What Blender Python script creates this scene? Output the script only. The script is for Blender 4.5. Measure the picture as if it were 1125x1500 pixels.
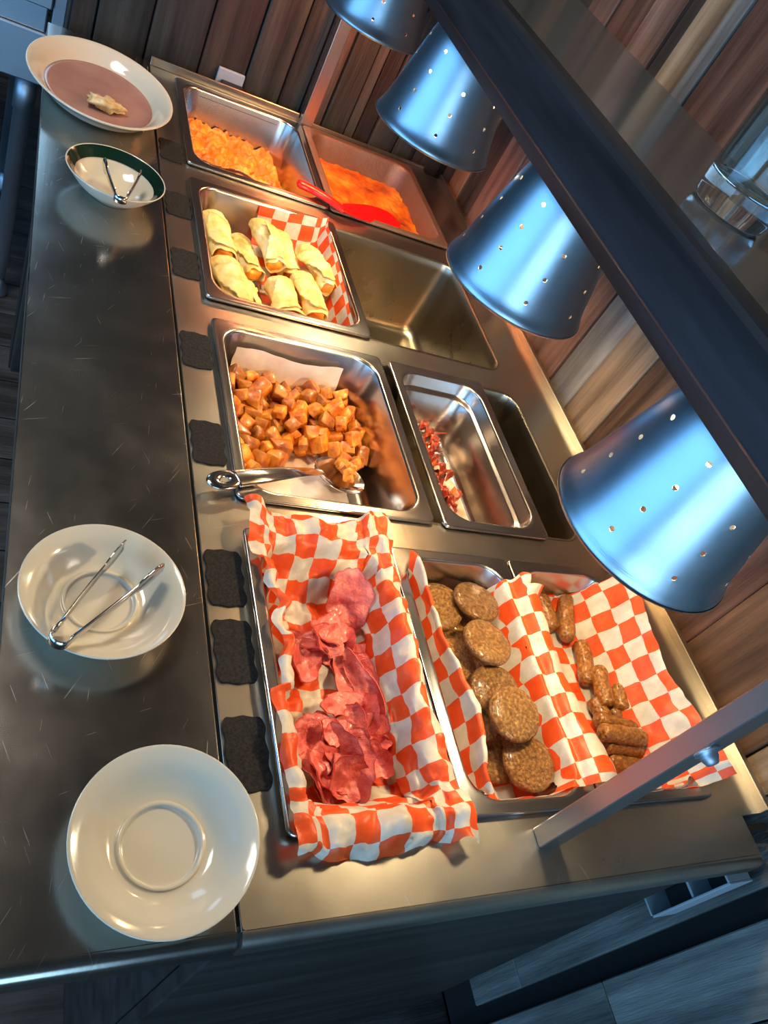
import bpy, bmesh, math, random
import numpy as np
from mathutils import Vector, Matrix, Euler, noise
random.seed(7)
for o in list(bpy.data.objects): bpy.data.objects.remove(o)
S = bpy.context.scene
col = S.collection
D = 0.88                      # height of the counter deck above the floor; all builders work in deck heights (deck top = 0)

# ------------------------------------------------------------------ camera
RC = np.array([[0.8700, -0.2240, 0.4390], [0.1150, -0.7740, -0.6230], [0.4790, 0.5920, -0.6480]])
RV = (-2.0, 0, 0)
CP = np.array([-0.275, -0.568, 0.636]); F = 1144.2
U_, _s, Vt_ = np.linalg.svd(RC); RC = U_ @ Vt_
cd = bpy.data.cameras.new('camera'); cam = bpy.data.objects.new('camera', cd); col.objects.link(cam)
cd.sensor_fit = 'VERTICAL'; cd.sensor_height = 36.0; cd.lens = 36.0 * F / 1500.0; cd.clip_start = 0.02; cd.clip_end = 60
m = Matrix.Identity(4)
for i in range(3):
    m[i][0] = RC[0][i]; m[i][1] = -RC[1][i]; m[i][2] = -RC[2][i]; m[i][3] = CP[i]
m[2][3] += D
cam.matrix_world = m
S.camera = cam
def ray(u, v): return RC.T @ np.array([(u - 562.5) / F, (v - 750) / F, 1.0])
def onz(u, v, z=0.0): d = ray(u, v); return Vector(CP + d * (z - CP[2]) / d[2])
def onx(u, v, x): d = ray(u, v); return Vector(CP + d * (x - CP[0]) / d[0])
def ony(u, v, y): d = ray(u, v); return Vector(CP + d * (y - CP[1]) / d[1])
def pr(p):
    c = RC @ (np.array(p) - CP); return 562.5 + F * c[0] / c[2], 750 + F * c[1] / c[2]

# ------------------------------------------------------------------ world, light, exposure
W = bpy.data.worlds.new('world'); S.world = W; W.use_nodes = True
W.node_tree.nodes['Background'].inputs[0].default_value = (0.30, 0.45, 0.75, 1)
W.node_tree.nodes['Background'].inputs[1].default_value = 0.05
S.view_settings.view_transform = 'Standard'; S.view_settings.look = 'None'
S.view_settings.gamma = 1.0; S.view_settings.use_curve_mapping = False
S.view_settings.exposure = 0.25
def area(name, loc, rot, sx, sy, power, color):
    l = bpy.data.lights.new(name, 'AREA'); l.shape = 'RECTANGLE'; l.size = sx; l.size_y = sy; l.energy = power; l.color = color
    o = bpy.data.objects.new(name, l); col.objects.link(o); o.location = (loc[0], loc[1], loc[2] + D); o.rotation_euler = rot
    return o
# daylight through the dining room window and through the kitchen window
area('window_daylight', (-2.50, -0.7, 0.40), (0, math.radians(-90), 0), 1.7, 3.0, 46, (0.19, 0.54, 1.0))
area('rear_window_daylight', (-0.9, -2.88, 0.40), (math.radians(90), 0, 0), 2.2, 1.5, 48, (0.38, 0.70, 1.0))
area('ceiling_light_glow', (-0.75, 0.75, 1.66), (0, 0, 0), 0.55, 0.55, 19, (1.0, 0.90, 0.76))
area('kitchen_daylight', (-0.55, 3.62, 1.40), (math.radians(-90), 0, 0), 1.1, 0.8, 10, (0.38, 0.68, 1.0))

# ------------------------------------------------------------------ materials
def newmat(name):
    mt = bpy.data.materials.new(name); mt.use_nodes = True
    nt = mt.node_tree; return mt, nt, nt.nodes['Principled BSDF']
def N(nt, t, **k):
    n = nt.nodes.new(t)
    for a, b in k.items(): setattr(n, a, b)
    return n
def rgba(c): return (c[0], c[1], c[2], 1)
def coords(nt, scale=(1, 1, 1), rnd=True, src='Object'):
    tc = N(nt, 'ShaderNodeTexCoord'); mp = N(nt, 'ShaderNodeMapping'); mp.inputs['Scale'].default_value = scale
    nt.links.new(tc.outputs[src], mp.inputs['Vector'])
    if rnd:
        oi = N(nt, 'ShaderNodeObjectInfo'); mu = N(nt, 'ShaderNodeMath', operation='MULTIPLY'); mu.inputs[1].default_value = 37.0
        nt.links.new(oi.outputs['Random'], mu.inputs[0])
        cx = N(nt, 'ShaderNodeCombineXYZ')
        for i in range(3): nt.links.new(mu.outputs[0], cx.inputs[i])
        nt.links.new(cx.outputs[0], mp.inputs['Location'])
    return mp.outputs[0]
def noise_tex(nt, vec, scale, detail=4, rough=0.55):
    n = N(nt, 'ShaderNodeTexNoise'); n.inputs['Scale'].default_value = scale; n.inputs['Detail'].default_value = detail
    n.inputs['Roughness'].default_value = rough; nt.links.new(vec, n.inputs['Vector']); return n.outputs['Fac']
def ramp(nt, fac, stops):
    r = N(nt, 'ShaderNodeValToRGB'); e = r.color_ramp.elements
    while len(e) < len(stops): e.new(0.5)
    for el, (p, c) in zip(e, stops): el.position = p; el.color = rgba(c)
    nt.links.new(fac, r.inputs[0]); return r.outputs[0]
def bump(nt, b, fac, strength, dist):
    n = N(nt, 'ShaderNodeBump'); n.inputs['Strength'].default_value = strength; n.inputs['Distance'].default_value = dist
    nt.links.new(fac, n.inputs['Height']); nt.links.new(n.outputs[0], b.inputs['Normal'])
def mixf(nt, a, b, fac):
    mx = N(nt, 'ShaderNodeMix', data_type='RGBA'); nt.links.new(fac, mx.inputs[0])
    for s, v in ((6, a), (7, b)):
        if isinstance(v, tuple): mx.inputs[s].default_value = rgba(v)
        else: nt.links.new(v, mx.inputs[s])
    return mx.outputs[2]
def organic(name, stops, scale, rough=0.5, bs=0.5, bd=0.002, bscale=None, spec=0.5, sss=0.0, var=0.0, coat=0.0, stretch=(1, 1, 1), detail=5):
    mt, nt, b = newmat(name)
    v = coords(nt, stretch); f = noise_tex(nt, v, scale, detail)
    c = ramp(nt, f, stops)
    if var:
        oi = N(nt, 'ShaderNodeObjectInfo'); hs = N(nt, 'ShaderNodeHueSaturation')
        mr = N(nt, 'ShaderNodeMapRange'); mr.inputs[3].default_value = 1 - var; mr.inputs[4].default_value = 1 + var
        nt.links.new(oi.outputs['Random'], mr.inputs[0]); nt.links.new(mr.outputs[0], hs.inputs['Value']); nt.links.new(c, hs.inputs['Color']); c = hs.outputs[0]
    nt.links.new(c, b.inputs['Base Color'])
    b.inputs['Roughness'].default_value = rough; b.inputs['Specular IOR Level'].default_value = spec
    b.inputs['Coat Weight'].default_value = coat; b.inputs['Coat Roughness'].default_value = 0.15
    if sss: b.inputs['Subsurface Weight'].default_value = sss; b.inputs['Subsurface Radius'].default_value = (0.006, 0.003, 0.0015)
    if bs: bump(nt, b, noise_tex(nt, v, bscale or scale * 2, 5, 0.6), bs, bd)
    return mt
def steel(name, base, rough, grain=(1, 1, 1), gscale=300.0, gb=0.15, scratch=0.0, aniso=0.0, smudge=0.06):
    mt, nt, b = newmat(name)
    b.inputs['Metallic'].default_value = 1.0; b.inputs['Base Color'].default_value = rgba(base)
    v = coords(nt, grain, rnd=False); g = noise_tex(nt, v, gscale, 2, 0.6)
    v2 = coords(nt, (1, 1, 1), rnd=False); sm = noise_tex(nt, v2, 9.0, 4, 0.6)
    mr = N(nt, 'ShaderNodeMapRange'); mr.inputs[1].default_value = 0.3; mr.inputs[2].default_value = 0.7
    mr.inputs[3].default_value = rough - smudge * 0.5; mr.inputs[4].default_value = rough + smudge
    nt.links.new(sm, mr.inputs[0]); nt.links.new(mr.outputs[0], b.inputs['Roughness'])
    h = g
    if scratch:
        tot = None
        for ang, sc in ((0.55, 700), (-0.35, 620), (1.25, 560), (0.12, 820)):
            tc = N(nt, 'ShaderNodeTexCoord'); mp = N(nt, 'ShaderNodeMapping'); mp.inputs['Rotation'].default_value = (0, 0, ang)
            nt.links.new(tc.outputs['Object'], mp.inputs[0])
            mp2 = N(nt, 'ShaderNodeMapping'); mp2.inputs['Scale'].default_value = (1.0, 0.022, 0.0); nt.links.new(mp.outputs[0], mp2.inputs[0])
            nn = noise_tex(nt, mp2.outputs[0], sc, 1, 0.5)
            r_ = N(nt, 'ShaderNodeMapRange'); r_.inputs[1].default_value = 0.74; r_.inputs[2].default_value = 0.86; nt.links.new(nn, r_.inputs[0])
            if tot is None: tot = r_.outputs[0]
            else:
                ad = N(nt, 'ShaderNodeMath', operation='MAXIMUM'); nt.links.new(tot, ad.inputs[0]); nt.links.new(r_.outputs[0], ad.inputs[1]); tot = ad.outputs[0]
        ra = N(nt, 'ShaderNodeMath', operation='MULTIPLY_ADD'); ra.inputs[1].default_value = scratch; nt.links.new(tot, ra.inputs[0]); nt.links.new(mr.outputs[0], ra.inputs[2]); nt.links.new(ra.outputs[0], b.inputs['Roughness'])
        nt.links.new(mixf(nt, base, tuple(min(1, c * 1.5) for c in base), tot), b.inputs['Base Color'])
    if gb: bump(nt, b, h, gb, 0.0006)
    if aniso: b.inputs['Anisotropic'].default_value = aniso
    return mt
def plain(name, c, rough=0.5, metal=0.0, spec=0.5):
    mt, nt, b = newmat(name); b.inputs['Base Color'].default_value = rgba(c); b.inputs['Roughness'].default_value = rough
    b.inputs['Metallic'].default_value = metal; b.inputs['Specular IOR Level'].default_value = spec; return mt
def wood(name, dark, light, rough=0.6, axis=2, gs=22.0):
    mt, nt, b = newmat(name)
    st = [1.0, 1.0, 1.0]; st[axis] = 0.06
    v = coords(nt, tuple(st)); f = noise_tex(nt, v, gs, 6, 0.65)
    v2 = coords(nt, (1, 1, 0.35)); f2 = noise_tex(nt, v2, 5.0, 4, 0.6)
    c = ramp(nt, f, [(0.34, tuple(x * .7 for x in dark)), (0.50, tuple((x + y_) / 2 for x, y_ in zip(dark, light))), (0.66, tuple(x * 1.12 for x in light))])
    d2 = ramp(nt, f2, [(0.34, (0.35, 0.32, 0.30)), (0.56, (1, 1, 1))])
    mx = N(nt, 'ShaderNodeMix', data_type='RGBA', blend_type='MULTIPLY'); mx.inputs[0].default_value = 0.8
    nt.links.new(c, mx.inputs[6]); nt.links.new(d2, mx.inputs[7])
    oi = N(nt, 'ShaderNodeObjectInfo'); hs = N(nt, 'ShaderNodeHueSaturation'); mr = N(nt, 'ShaderNodeMapRange'); mr.inputs[3].default_value = 0.75; mr.inputs[4].default_value = 1.2
    nt.links.new(oi.outputs['Random'], mr.inputs[0]); nt.links.new(mr.outputs[0], hs.inputs['Value']); nt.links.new(mx.outputs[2], hs.inputs['Color'])
    nt.links.new(hs.outputs[0], b.inputs['Base Color']); b.inputs['Roughness'].default_value = rough; b.inputs['Specular IOR Level'].default_value = 0.3
    bump(nt, b, noise_tex(nt, v, gs * 2.6, 6, 0.75), 0.8, 0.004)
    return mt
def checks(name):
    mt, nt, b = newmat(name)
    tc = N(nt, 'ShaderNodeTexCoord'); ck = N(nt, 'ShaderNodeTexChecker'); ck.inputs['Scale'].default_value = 1 / 0.0265
    nt.links.new(tc.outputs['UV'], ck.inputs['Vector'])
    v = coords(nt); f = noise_tex(nt, v, 45, 4)
    white = ramp(nt, f, [(0.3, (0.62, 0.53, 0.40)), (0.65, (0.80, 0.73, 0.60))])
    red = ramp(nt, f, [(0.3, (0.86, 0.075, 0.012)), (0.65, (0.95, 0.12, 0.02))])
    c = mixf(nt, white, red, ck.outputs['Fac'])
    nt.links.new(c, b.inputs['Base Color']); b.inputs['Roughness'].default_value = 0.42; b.inputs['Specular IOR Level'].default_value = 0.4
    tr = N(nt, 'ShaderNodeBsdfTranslucent'); nt.links.new(c, tr.inputs[0])
    ms = N(nt, 'ShaderNodeMixShader'); ms.inputs[0].default_value = 0.28
    out = nt.nodes['Material Output']; nt.links.new(b.outputs[0], ms.inputs[1]); nt.links.new(tr.outputs[0], ms.inputs[2]); nt.links.new(ms.outputs[0], out.inputs[0])
    bump(nt, b, noise_tex(nt, v, 60, 4, 0.6), 0.35, 0.002)
    return mt
M = {}
M['deck'] = steel('brushed_deck_steel', (0.47, 0.44, 0.38), 0.30, (1.0, 0.03, 1), 260, 0.10, 0.18)
M['tray'] = steel('scratched_tray_steel', (0.42, 0.39, 0.35), 0.20, (1.0, 0.05, 1), 200, 0.06, 0.30)
M['pan'] = steel('pan_steel', (0.46, 0.43, 0.41), 0.22, (1, 1, 0.1), 160, 0.04, 0.0, smudge=0.03)
M['well'] = steel('well_steel', (0.40, 0.36, 0.28), 0.28, (1, 1, 0.2), 90, 0.06, 0.0, smudge=0.05)
M['shade'] = steel('spun_aluminium', (0.37, 0.43, 0.49), 0.30, (0.6, 0.6, 9), 120, 0.10, 0.0, aniso=0.6, smudge=0.06)
M['post'] = steel('post_steel', (0.48, 0.45, 0.43), 0.30, (1, 1, 0.04), 220, 0.06)
M['chrome'] = steel('polished_steel', (0.60, 0.58, 0.56), 0.14, gb=0.0, smudge=0.05)
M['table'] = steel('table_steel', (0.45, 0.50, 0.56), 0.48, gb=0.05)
M['porcelain'] = plain('cream_porcelain', (0.60, 0.55, 0.44), 0.10, spec=0.6)
M['green'] = plain('green_rim_glaze', (0.005, 0.022, 0.014), 0.12)
M['black_label'] = organic('black_rubber_label', [(0.35, (0.010, 0.010, 0.011)), (0.7, (0.026, 0.026, 0.026))], 420, 0.85, 0.2, 0.0004, spec=0.12)
M['fascia'] = organic('black_painted_wood', [(0.3, (0.006, 0.006, 0.007)), (0.7, (0.024, 0.026, 0.032))], 40, 0.42, 0.25, 0.0006, spec=0.35, stretch=(1, 0.08, 1), bscale=120)
M['shelf'] = plain('dark_gloss_shelf', (0.085, 0.085, 0.082), 0.15, spec=0.9)
M['dark'] = organic('dark_end_panel', [(0.3, (0.010, 0.008, 0.007)), (0.7, (0.035, 0.030, 0.027))], 30, 0.42, 0.2, 0.001, stretch=(0.1, 1, 1))
M['black'] = plain('matt_black', (0.008, 0.008, 0.009), 0.6)
M['red_plastic'] = plain('red_plastic', (0.90, 0.006, 0.006), 0.28)
M['brown_plastic'] = plain('brown_utensil', (0.09, 0.018, 0.008), 0.25)
M['checks'] = checks('red_white_checked_paper')
M['parchment'] = organic('white_parchment', [(0.3, (0.66, 0.56, 0.50)), (0.7, (0.80, 0.71, 0.65))], 30, 0.5, 0.4, 0.002)
M['greasy'] = organic('greasy_parchment', [(0.35, (0.30, 0.22, 0.14)), (0.6, (0.72, 0.60, 0.48))], 22, 0.35, 0.4, 0.002)
M['potato'] = organic('roast_potato', [(0.22, (0.13, 0.018, 0.003)), (0.43, (0.46, 0.115, 0.009)), (0.58, (0.66, 0.25, 0.022)), (0.78, (0.80, 0.46, 0.08))], 60, 0.38, 0.8, 0.002, var=0.42, coat=0.3)
M['patty'] = organic('browned_patty', [(0.28, (0.075, 0.027, 0.005)), (0.50, (0.23, 0.10, 0.020)), (0.74, (0.48, 0.28, 0.075))], 300, 0.30, 1.0, 0.004, bscale=420, var=0.15, coat=0.4)
M['link'] = organic('browned_link', [(0.28, (0.08, 0.024, 0.005)), (0.52, (0.27, 0.10, 0.016)), (0.75, (0.52, 0.26, 0.055))], 260, 0.28, 0.8, 0.0025, bscale=260, var=0.15, coat=0.4)
M['ham'] = organic('pink_ham', [(0.22, (0.32, 0.025, 0.020)), (0.42, (0.62, 0.085, 0.065)), (0.60, (0.76, 0.16, 0.125)), (0.82, (0.84, 0.38, 0.28))], 40, 0.34, 0.7, 0.003, bscale=170, sss=0.06, coat=0.18, var=0.16, detail=8)
M['tortilla'] = organic('soft_tortilla', [(0.26, (0.60, 0.32, 0.05)), (0.45, (0.82, 0.60, 0.20)), (0.70, (0.86, 0.76, 0.44))], 38, 0.5, 0.4, 0.003, sss=0.05, var=0.06)
M['egg'] = organic('scrambled_egg', [(0.25, (0.62, 0.09, 0.004)), (0.48, (0.86, 0.27, 0.010)), (0.72, (0.95, 0.58, 0.08))], 34, 0.35, 0.6, 0.003, bscale=140, sss=0.08, coat=0.2)
M['gravy'] = organic('orange_casserole', [(0.28, (0.26, 0.03, 0.003)), (0.46, (0.74, 0.15, 0.008)), (0.60, (0.86, 0.30, 0.02)), (0.75, (0.92, 0.52, 0.08))], 20, 0.30, 0.7, 0.003, bscale=90, coat=0.4, detail=8)
M['bacon'] = organic('crisp_bacon', [(0.32, (0.11, 0.006, 0.003)), (0.52, (0.34, 0.032, 0.008)), (0.74, (0.66, 0.20, 0.045))], 90, 0.28, 0.6, 0.002, coat=0.4, stretch=(1, 0.3, 1))
M['crumb'] = organic('orange_crumb', [(0.3, (0.60, 0.20, 0.02)), (0.7, (0.85, 0.50, 0.10))], 120, 0.4, 0.3, 0.001)
M['scrap'] = organic('pale_egg_scrap', [(0.3, (0.45, 0.26, 0.08)), (0.7, (0.72, 0.60, 0.34))], 90, 0.4, 0.4, 0.002)
M['film'] = organic('red_sheen_film', [(0.3, (0.26, 0.135, 0.115)), (0.7, (0.36, 0.21, 0.18))], 14, 0.16, 0.08, 0.001)
M['brass'] = plain('brass', (0.55, 0.38, 0.14), 0.3, 1.0)
M['galvanised'] = plain('galvanised_steel', (0.42, 0.48, 0.53), 0.45, 0.25)
M['outlet'] = plain('grey_outlet_plastic', (0.33, 0.40, 0.45), 0.4)
M['plaster'] = plain('dark_plaster', (0.06, 0.055, 0.05), 0.8)
M['ceiling'] = organic('dark_ceiling', [(0.3, (0.045, 0.03, 0.02)), (0.7, (0.09, 0.06, 0.042))], 6, 0.7, 0)
M['backing'] = plain('wall_backing', (0.012, 0.010, 0.009), 0.9)
M['w_brown'] = wood('reclaimed_brown', (0.085, 0.042, 0.022), (0.27, 0.150, 0.080))
M['w_red'] = wood('reclaimed_red', (0.095, 0.045, 0.030), (0.24, 0.125, 0.085))
M['w_tan'] = wood('reclaimed_tan', (0.24, 0.16, 0.090), (0.52, 0.38, 0.24))
M['w_grey'] = wood('reclaimed_grey', (0.085, 0.085, 0.080), (0.27, 0.265, 0.245))
M['w_pink'] = wood('reclaimed_pinkish', (0.18, 0.095, 0.065), (0.42, 0.26, 0.195))
M['w_dark'] = wood('reclaimed_dark', (0.026, 0.021, 0.017), (0.085, 0.068, 0.052))
M['w_end'] = wood('end_wall_wood', (0.018, 0.020, 0.016), (0.062, 0.064, 0.052))
M['w_floor'] = wood('floor_board', (0.020, 0.017, 0.016), (0.070, 0.062, 0.058), axis=0, rough=0.5)
# a pan whose walls carry a baked-on orange crust above the food
mt, nt, b = newmat('crusted_pan_steel')
v = coords(nt, (1, 1, 1), rnd=False); f = noise_tex(nt, v, 150, 6, 0.7); f2 = noise_tex(nt, v, 30, 4, 0.6)
c = mixf(nt, (0.22, 0.085, 0.035), (0.24, 0.19, 0.16), f2); nt.links.new(c, b.inputs['Base Color'])
b.inputs['Metallic'].default_value = 0.45; b.inputs['Roughness'].default_value = 0.36; bump(nt, b, f, 0.6, 0.002)
M['crust'] = mt
mt, nt, b = newmat('clear_glass'); b.inputs['Transmission Weight'].default_value = 1.0; b.inputs['Roughness'].default_value = 0.0; b.inputs['IOR'].default_value = 1.48
b.inputs['Base Color'].default_value = (0.93, 0.98, 0.99, 1); M['glass'] = mt
mt, nt, b = newmat('thin_clear_glass'); tr = N(nt, 'ShaderNodeBsdfTransparent'); tr.inputs[0].default_value = (0.86, 0.93, 0.95, 1)
gs_ = N(nt, 'ShaderNodeBsdfGlossy'); gs_.inputs['Roughness'].default_value = 0.03; lw_ = N(nt, 'ShaderNodeLayerWeight'); lw_.inputs[0].default_value = 0.5; pw_ = N(nt, 'ShaderNodeMath', operation='POWER'); pw_.inputs[1].default_value = 3.0; nt.links.new(lw_.outputs['Facing'], pw_.inputs[0]); fr_ = N(nt, 'ShaderNodeMath', operation='MULTIPLY_ADD'); fr_.inputs[1].default_value = 0.8; fr_.inputs[2].default_value = 0.05; nt.links.new(pw_.outputs[0], fr_.inputs[0])
ms = N(nt, 'ShaderNodeMixShader'); nt.links.new(fr_.outputs[0], ms.inputs[0]); nt.links.new(tr.outputs[0], ms.inputs[1]); nt.links.new(gs_.outputs[0], ms.inputs[2]); nt.links.new(ms.outputs[0], nt.nodes['Material Output'].inputs[0])
M['thin_glass'] = mt
def emis(name, c, s):
    mt, nt, b = newmat(name); b.inputs['Emission Color'].default_value = rgba(c); b.inputs['Emission Strength'].default_value = s; b.inputs['Base Color'].default_value = rgba(c); return mt
M['bulb'] = emis('warm_bulb', (1.0, 0.80, 0.45), 10); M['bulb_red'] = emis('red_bulb', (1.0, 0.16, 0.05), 8)
M['diffuser'] = emis('lit_diffuser', (1.0, 0.92, 0.8), 1.5)
M['window_pane'] = emis('daylit_pane', (0.25, 0.58, 1.0), 0.35)

# ------------------------------------------------------------------ geometry helpers
def origin_of(o):
    v = Vector((0, 0, 0))
    while o: v += o.location; o = o.parent
    return v
def link(name, me, mat, parent=None, loc=None):
    o = bpy.data.objects.new(name, me); col.objects.link(o)
    if mat is not None and not me.materials: me.materials.append(M[mat] if isinstance(mat, str) else mat)
    if parent is not None: o.parent = parent
    if loc is not None: o.location = loc
    return o
def mesh(name, V, Fc, smooth=True, uv=None):
    me = bpy.data.meshes.new(name); me.from_pydata([tuple(p) for p in V], [], Fc)
    if smooth: me.polygons.foreach_set('use_smooth', [True] * len(me.polygons))
    if uv is not None:
        l = me.uv_layers.new(name='UVMap')
        for lp in me.loops: l.data[lp.index].uv = uv[lp.vertex_index]
    me.update(); return me
def put(name, V, Fc, mat, parent=None, loc=None, smooth=True, uv=None):
    """V in deck coordinates; stored relative to the object's own origin"""
    off = origin_of(parent) if parent else Vector((0, 0, 0))
    if loc is not None and parent is None: off = Vector(loc)
    o = link(name, mesh(name, [Vector(p) - off for p in V], Fc, smooth, uv), mat, parent)
    if parent is None: o.location = off
    return o
def bake(bm, name, mat, parent=None, loc=None, smooth=False):
    off = origin_of(parent) if parent else Vector(loc or (0, 0, 0))
    bmesh.ops.translate(bm, verts=bm.verts, vec=-off); bmesh.ops.recalc_face_normals(bm, faces=bm.faces)
    me = bpy.data.meshes.new(name); bm.to_mesh(me); bm.free()
    if smooth: me.polygons.foreach_set('use_smooth', [True] * len(me.polygons))
    o = link(name, me, mat, parent)
    if parent is None: o.location = off
    return o
def bbox(bm, x0, x1, y0, y1, z0, z1, bev=0.0, seg=2):
    r = bmesh.ops.create_cube(bm, size=1.0); vs = r['verts']
    for v in vs: v.co = Vector(((x0 + x1) / 2 + v.co.x * (x1 - x0), (y0 + y1) / 2 + v.co.y * (y1 - y0), (z0 + z1) / 2 + v.co.z * (z1 - z0)))
    if bev:
        es = list({e for v in vs for e in v.link_edges}); bmesh.ops.bevel(bm, geom=es, offset=bev, segments=seg, profile=0.5, affect='EDGES')
def box(name, x0, x1, y0, y1, z0, z1, mat, parent=None, loc=None, bev=0.0, seg=2):
    bm = bmesh.new(); bbox(bm, x0, x1, y0, y1, z0, z1, bev, seg)
    if parent is None and loc is None: loc = ((x0 + x1) / 2, (y0 + y1) / 2, z0)
    return bake(bm, name, mat, parent, loc)
def rr(x0, x1, y0, y1, r, z, n=7):
    P = []
    for cx, cy, a0 in ((x1 - r, y1 - r, 0), (x0 + r, y1 - r, 90), (x0 + r, y0 + r, 180), (x1 - r, y0 + r, 270)):
        for i in range(n):
            a = math.radians(a0 + 90 * i / (n - 1)); P.append(Vector((cx + r * math.cos(a), cy + r * math.sin(a), z)))
    return P
def loft(loops, close=True, cap0=False, cap1=False):
    V = []; Fc = []; n = len(loops[0])
    for L in loops: V += L
    for i in range(len(loops) - 1):
        for j in range(n if close else n - 1):
            k = (j + 1) % n; Fc.append((i * n + j, i * n + k, (i + 1) * n + k, (i + 1) * n + j))
    if cap0: Fc.append(tuple(reversed(range(n))))
    if cap1: Fc.append(tuple((len(loops) - 1) * n + j for j in range(n)))
    return V, Fc
def lathe(profile, n=48, sx=1.0, sy=1.0, c=(0, 0, 0)):
    loops = []
    for r, z in profile:
        loops.append([Vector((c[0] + r * sx * math.cos(2 * math.pi * j / n), c[1] + r * sy * math.sin(2 * math.pi * j / n), c[2] + z)) for j in range(n)])
    return loft(loops)
def smoothpts(P, k=6):
    P = [Vector(p) for p in P]; out = []
    for i in range(len(P) - 1):
        p0 = P[max(i - 1, 0)]; p1 = P[i]; p2 = P[i + 1]; p3 = P[min(i + 2, len(P) - 1)]
        for j in range(k):
            t = j / k; out.append(0.5 * ((2 * p1) + (p2 - p0) * t + (2 * p0 - 5 * p1 + 4 * p2 - p3) * t * t + (3 * p1 - p0 - 3 * p2 + p3) * t ** 3))
    out.append(P[-1]); return out
def tube(path, rad, n=12, up=Vector((0, 0, 1)), flat=1.0, caps=True):
    """round (or flattened) tube; rad is a number or a function of 0..1"""
    loops = []; m_ = len(path)
    for i, p in enumerate(path):
        t = (path[min(i + 1, m_ - 1)] - path[max(i - 1, 0)]).normalized()
        s = t.cross(up)
        if s.length < 1e-4: s = t.cross(Vector((1, 0, 0)))
        s.normalize(); w = s.cross(t).normalized()
        r = rad(i / (m_ - 1)) if callable(rad) else rad
        loops.append([p + s * (r * math.cos(2 * math.pi * j / n)) + w * (r * flat * math.sin(2 * math.pi * j / n)) for j in range(n)])
    return loft(loops, True, caps, caps)
def props(o, label=None, cat=None, group=None, kind=None):
    if label: o['label'] = label
    if cat: o['category'] = cat
    if group: o['group'] = group
    if kind: o['kind'] = kind
    return o
def thing(name, label, cat, loc, group=None):
    o = bpy.data.objects.new(name, None); o.empty_display_size = 0.03; col.objects.link(o); o.location = loc
    return props(o, label, cat, group)
def nz(p, s, seed=0.0): return noise.noise(Vector((p[0] * s + seed, p[1] * s - seed * 1.7, p[2] * s + seed * 0.6)))
def inpoly(x, y, P):
    c = False; j = len(P) - 1
    for i in range(len(P)):
        if (P[i][1] > y) != (P[j][1] > y) and x < (P[j][0] - P[i][0]) * (y - P[i][1]) / (P[j][1] - P[i][1]) + P[i][0]: c = not c
        j = i
    return c

# ------------------------------------------------------------------ the room
Z0 = -D; ZC = 1.75
def struct(o): o['kind'] = 'structure'; return o
floor = struct(box('floor', -2.7, 0.75, -3.0, 3.8, Z0 - 0.08, Z0 - 0.012, 'backing'))
ys = -2.95; k = 0
while ys < 3.7:
    w = 0.135
    for (a, b_) in ((-2.65, -1.35 + 0.3 * (k % 3)), (-1.35 + 0.3 * (k % 3), 0.66)):
        box('floor_board', a + 0.001, b_ - 0.001, ys + 0.0018, ys + w - 0.0018, Z0 - 0.012, Z0, 'w_floor', floor, bev=0.0015, seg=1)
    ys += w; k += 1
struct(box('ceiling', -2.7, 0.75, -3.0, 3.8, ZC, ZC + 0.08, 'ceiling'))
struct(box('wall_back', -2.7, 0.75, -3.08, -3.0, Z0, ZC, 'plaster'))
WX = 0.662
wr = struct(box('wall_right', WX, WX + 0.09, -3.0, 3.8, Z0, ZC, 'backing'))
# reclaimed boards: (y0, y1, material, how far the board stands proud, height of its lower end)
bd = [(-1.60, -1.44, 'w_grey', .018), (-1.44, -1.30, 'w_brown', .012), (-1.30, -1.12, 'w_grey', .016), (-1.12, -.99, 'w_dark', .02), (-.99, -.85, 'w_grey', .014), (-.85, -.715, 'w_tan', .018), (-.715, -.588, 'w_grey', .022),
      (-.588, -.492, 'w_grey', .028), (-.462, -.372, 'w_grey', .016), (-.372, -.322, 'w_tan', .018), (-.322, -.155, 'w_brown', .021), (-.155, -.03, 'w_red', .018), (-.03, .10, 'w_brown', .022), (.10, .235, 'w_brown', .017),
      (.235, .322, 'w_tan', .020), (.322, .398, 'w_grey', .016), (.398, .543, 'w_red', .020), (.543, .580, 'w_grey', .024), (.580, .647, 'w_tan', .018), (.647, .680, 'w_dark', .014), (.680, .760, 'w_pink', .020), (.760, .850, 'w_red', .017),
      (.850, .93, 'w_pink', .021), (.93, 1.01, 'w_dark', .017), (1.01, 1.075, 'w_brown', .020), (1.075, 1.128, 'w_dark', .016)]
for i, (a, b_, mn, pr_) in enumerate(bd):
    cuts = [Z0 + 0.12 if a > -.5 else Z0 + 0.02, -0.61 if i == 8 else -.60 + 0.25 * ((i * 7) % 5) / 5, 0.62 + 0.35 * ((i * 3) % 4), ZC - 0.002]
    for z0, z1 in zip(cuts[:-1], cuts[1:]):
        bm = bmesh.new(); bbox(bm, WX - pr_, WX - 0.0005, a + .0012, b_ - .0012, z0 + .001, z1 - .001, 0.0018, 1)
        bake(bm, 'wall_board', mn, wr)
YE = 1.15
we = struct(box('wall_end', -0.195, WX - 0.001, YE, YE + 0.10, Z0, ZC, 'backing'))
xs = [-.193, -.150, -.055, .049, .143, .221, .272, .328, .382, .406, .444, .505, .56, .6385]
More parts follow.
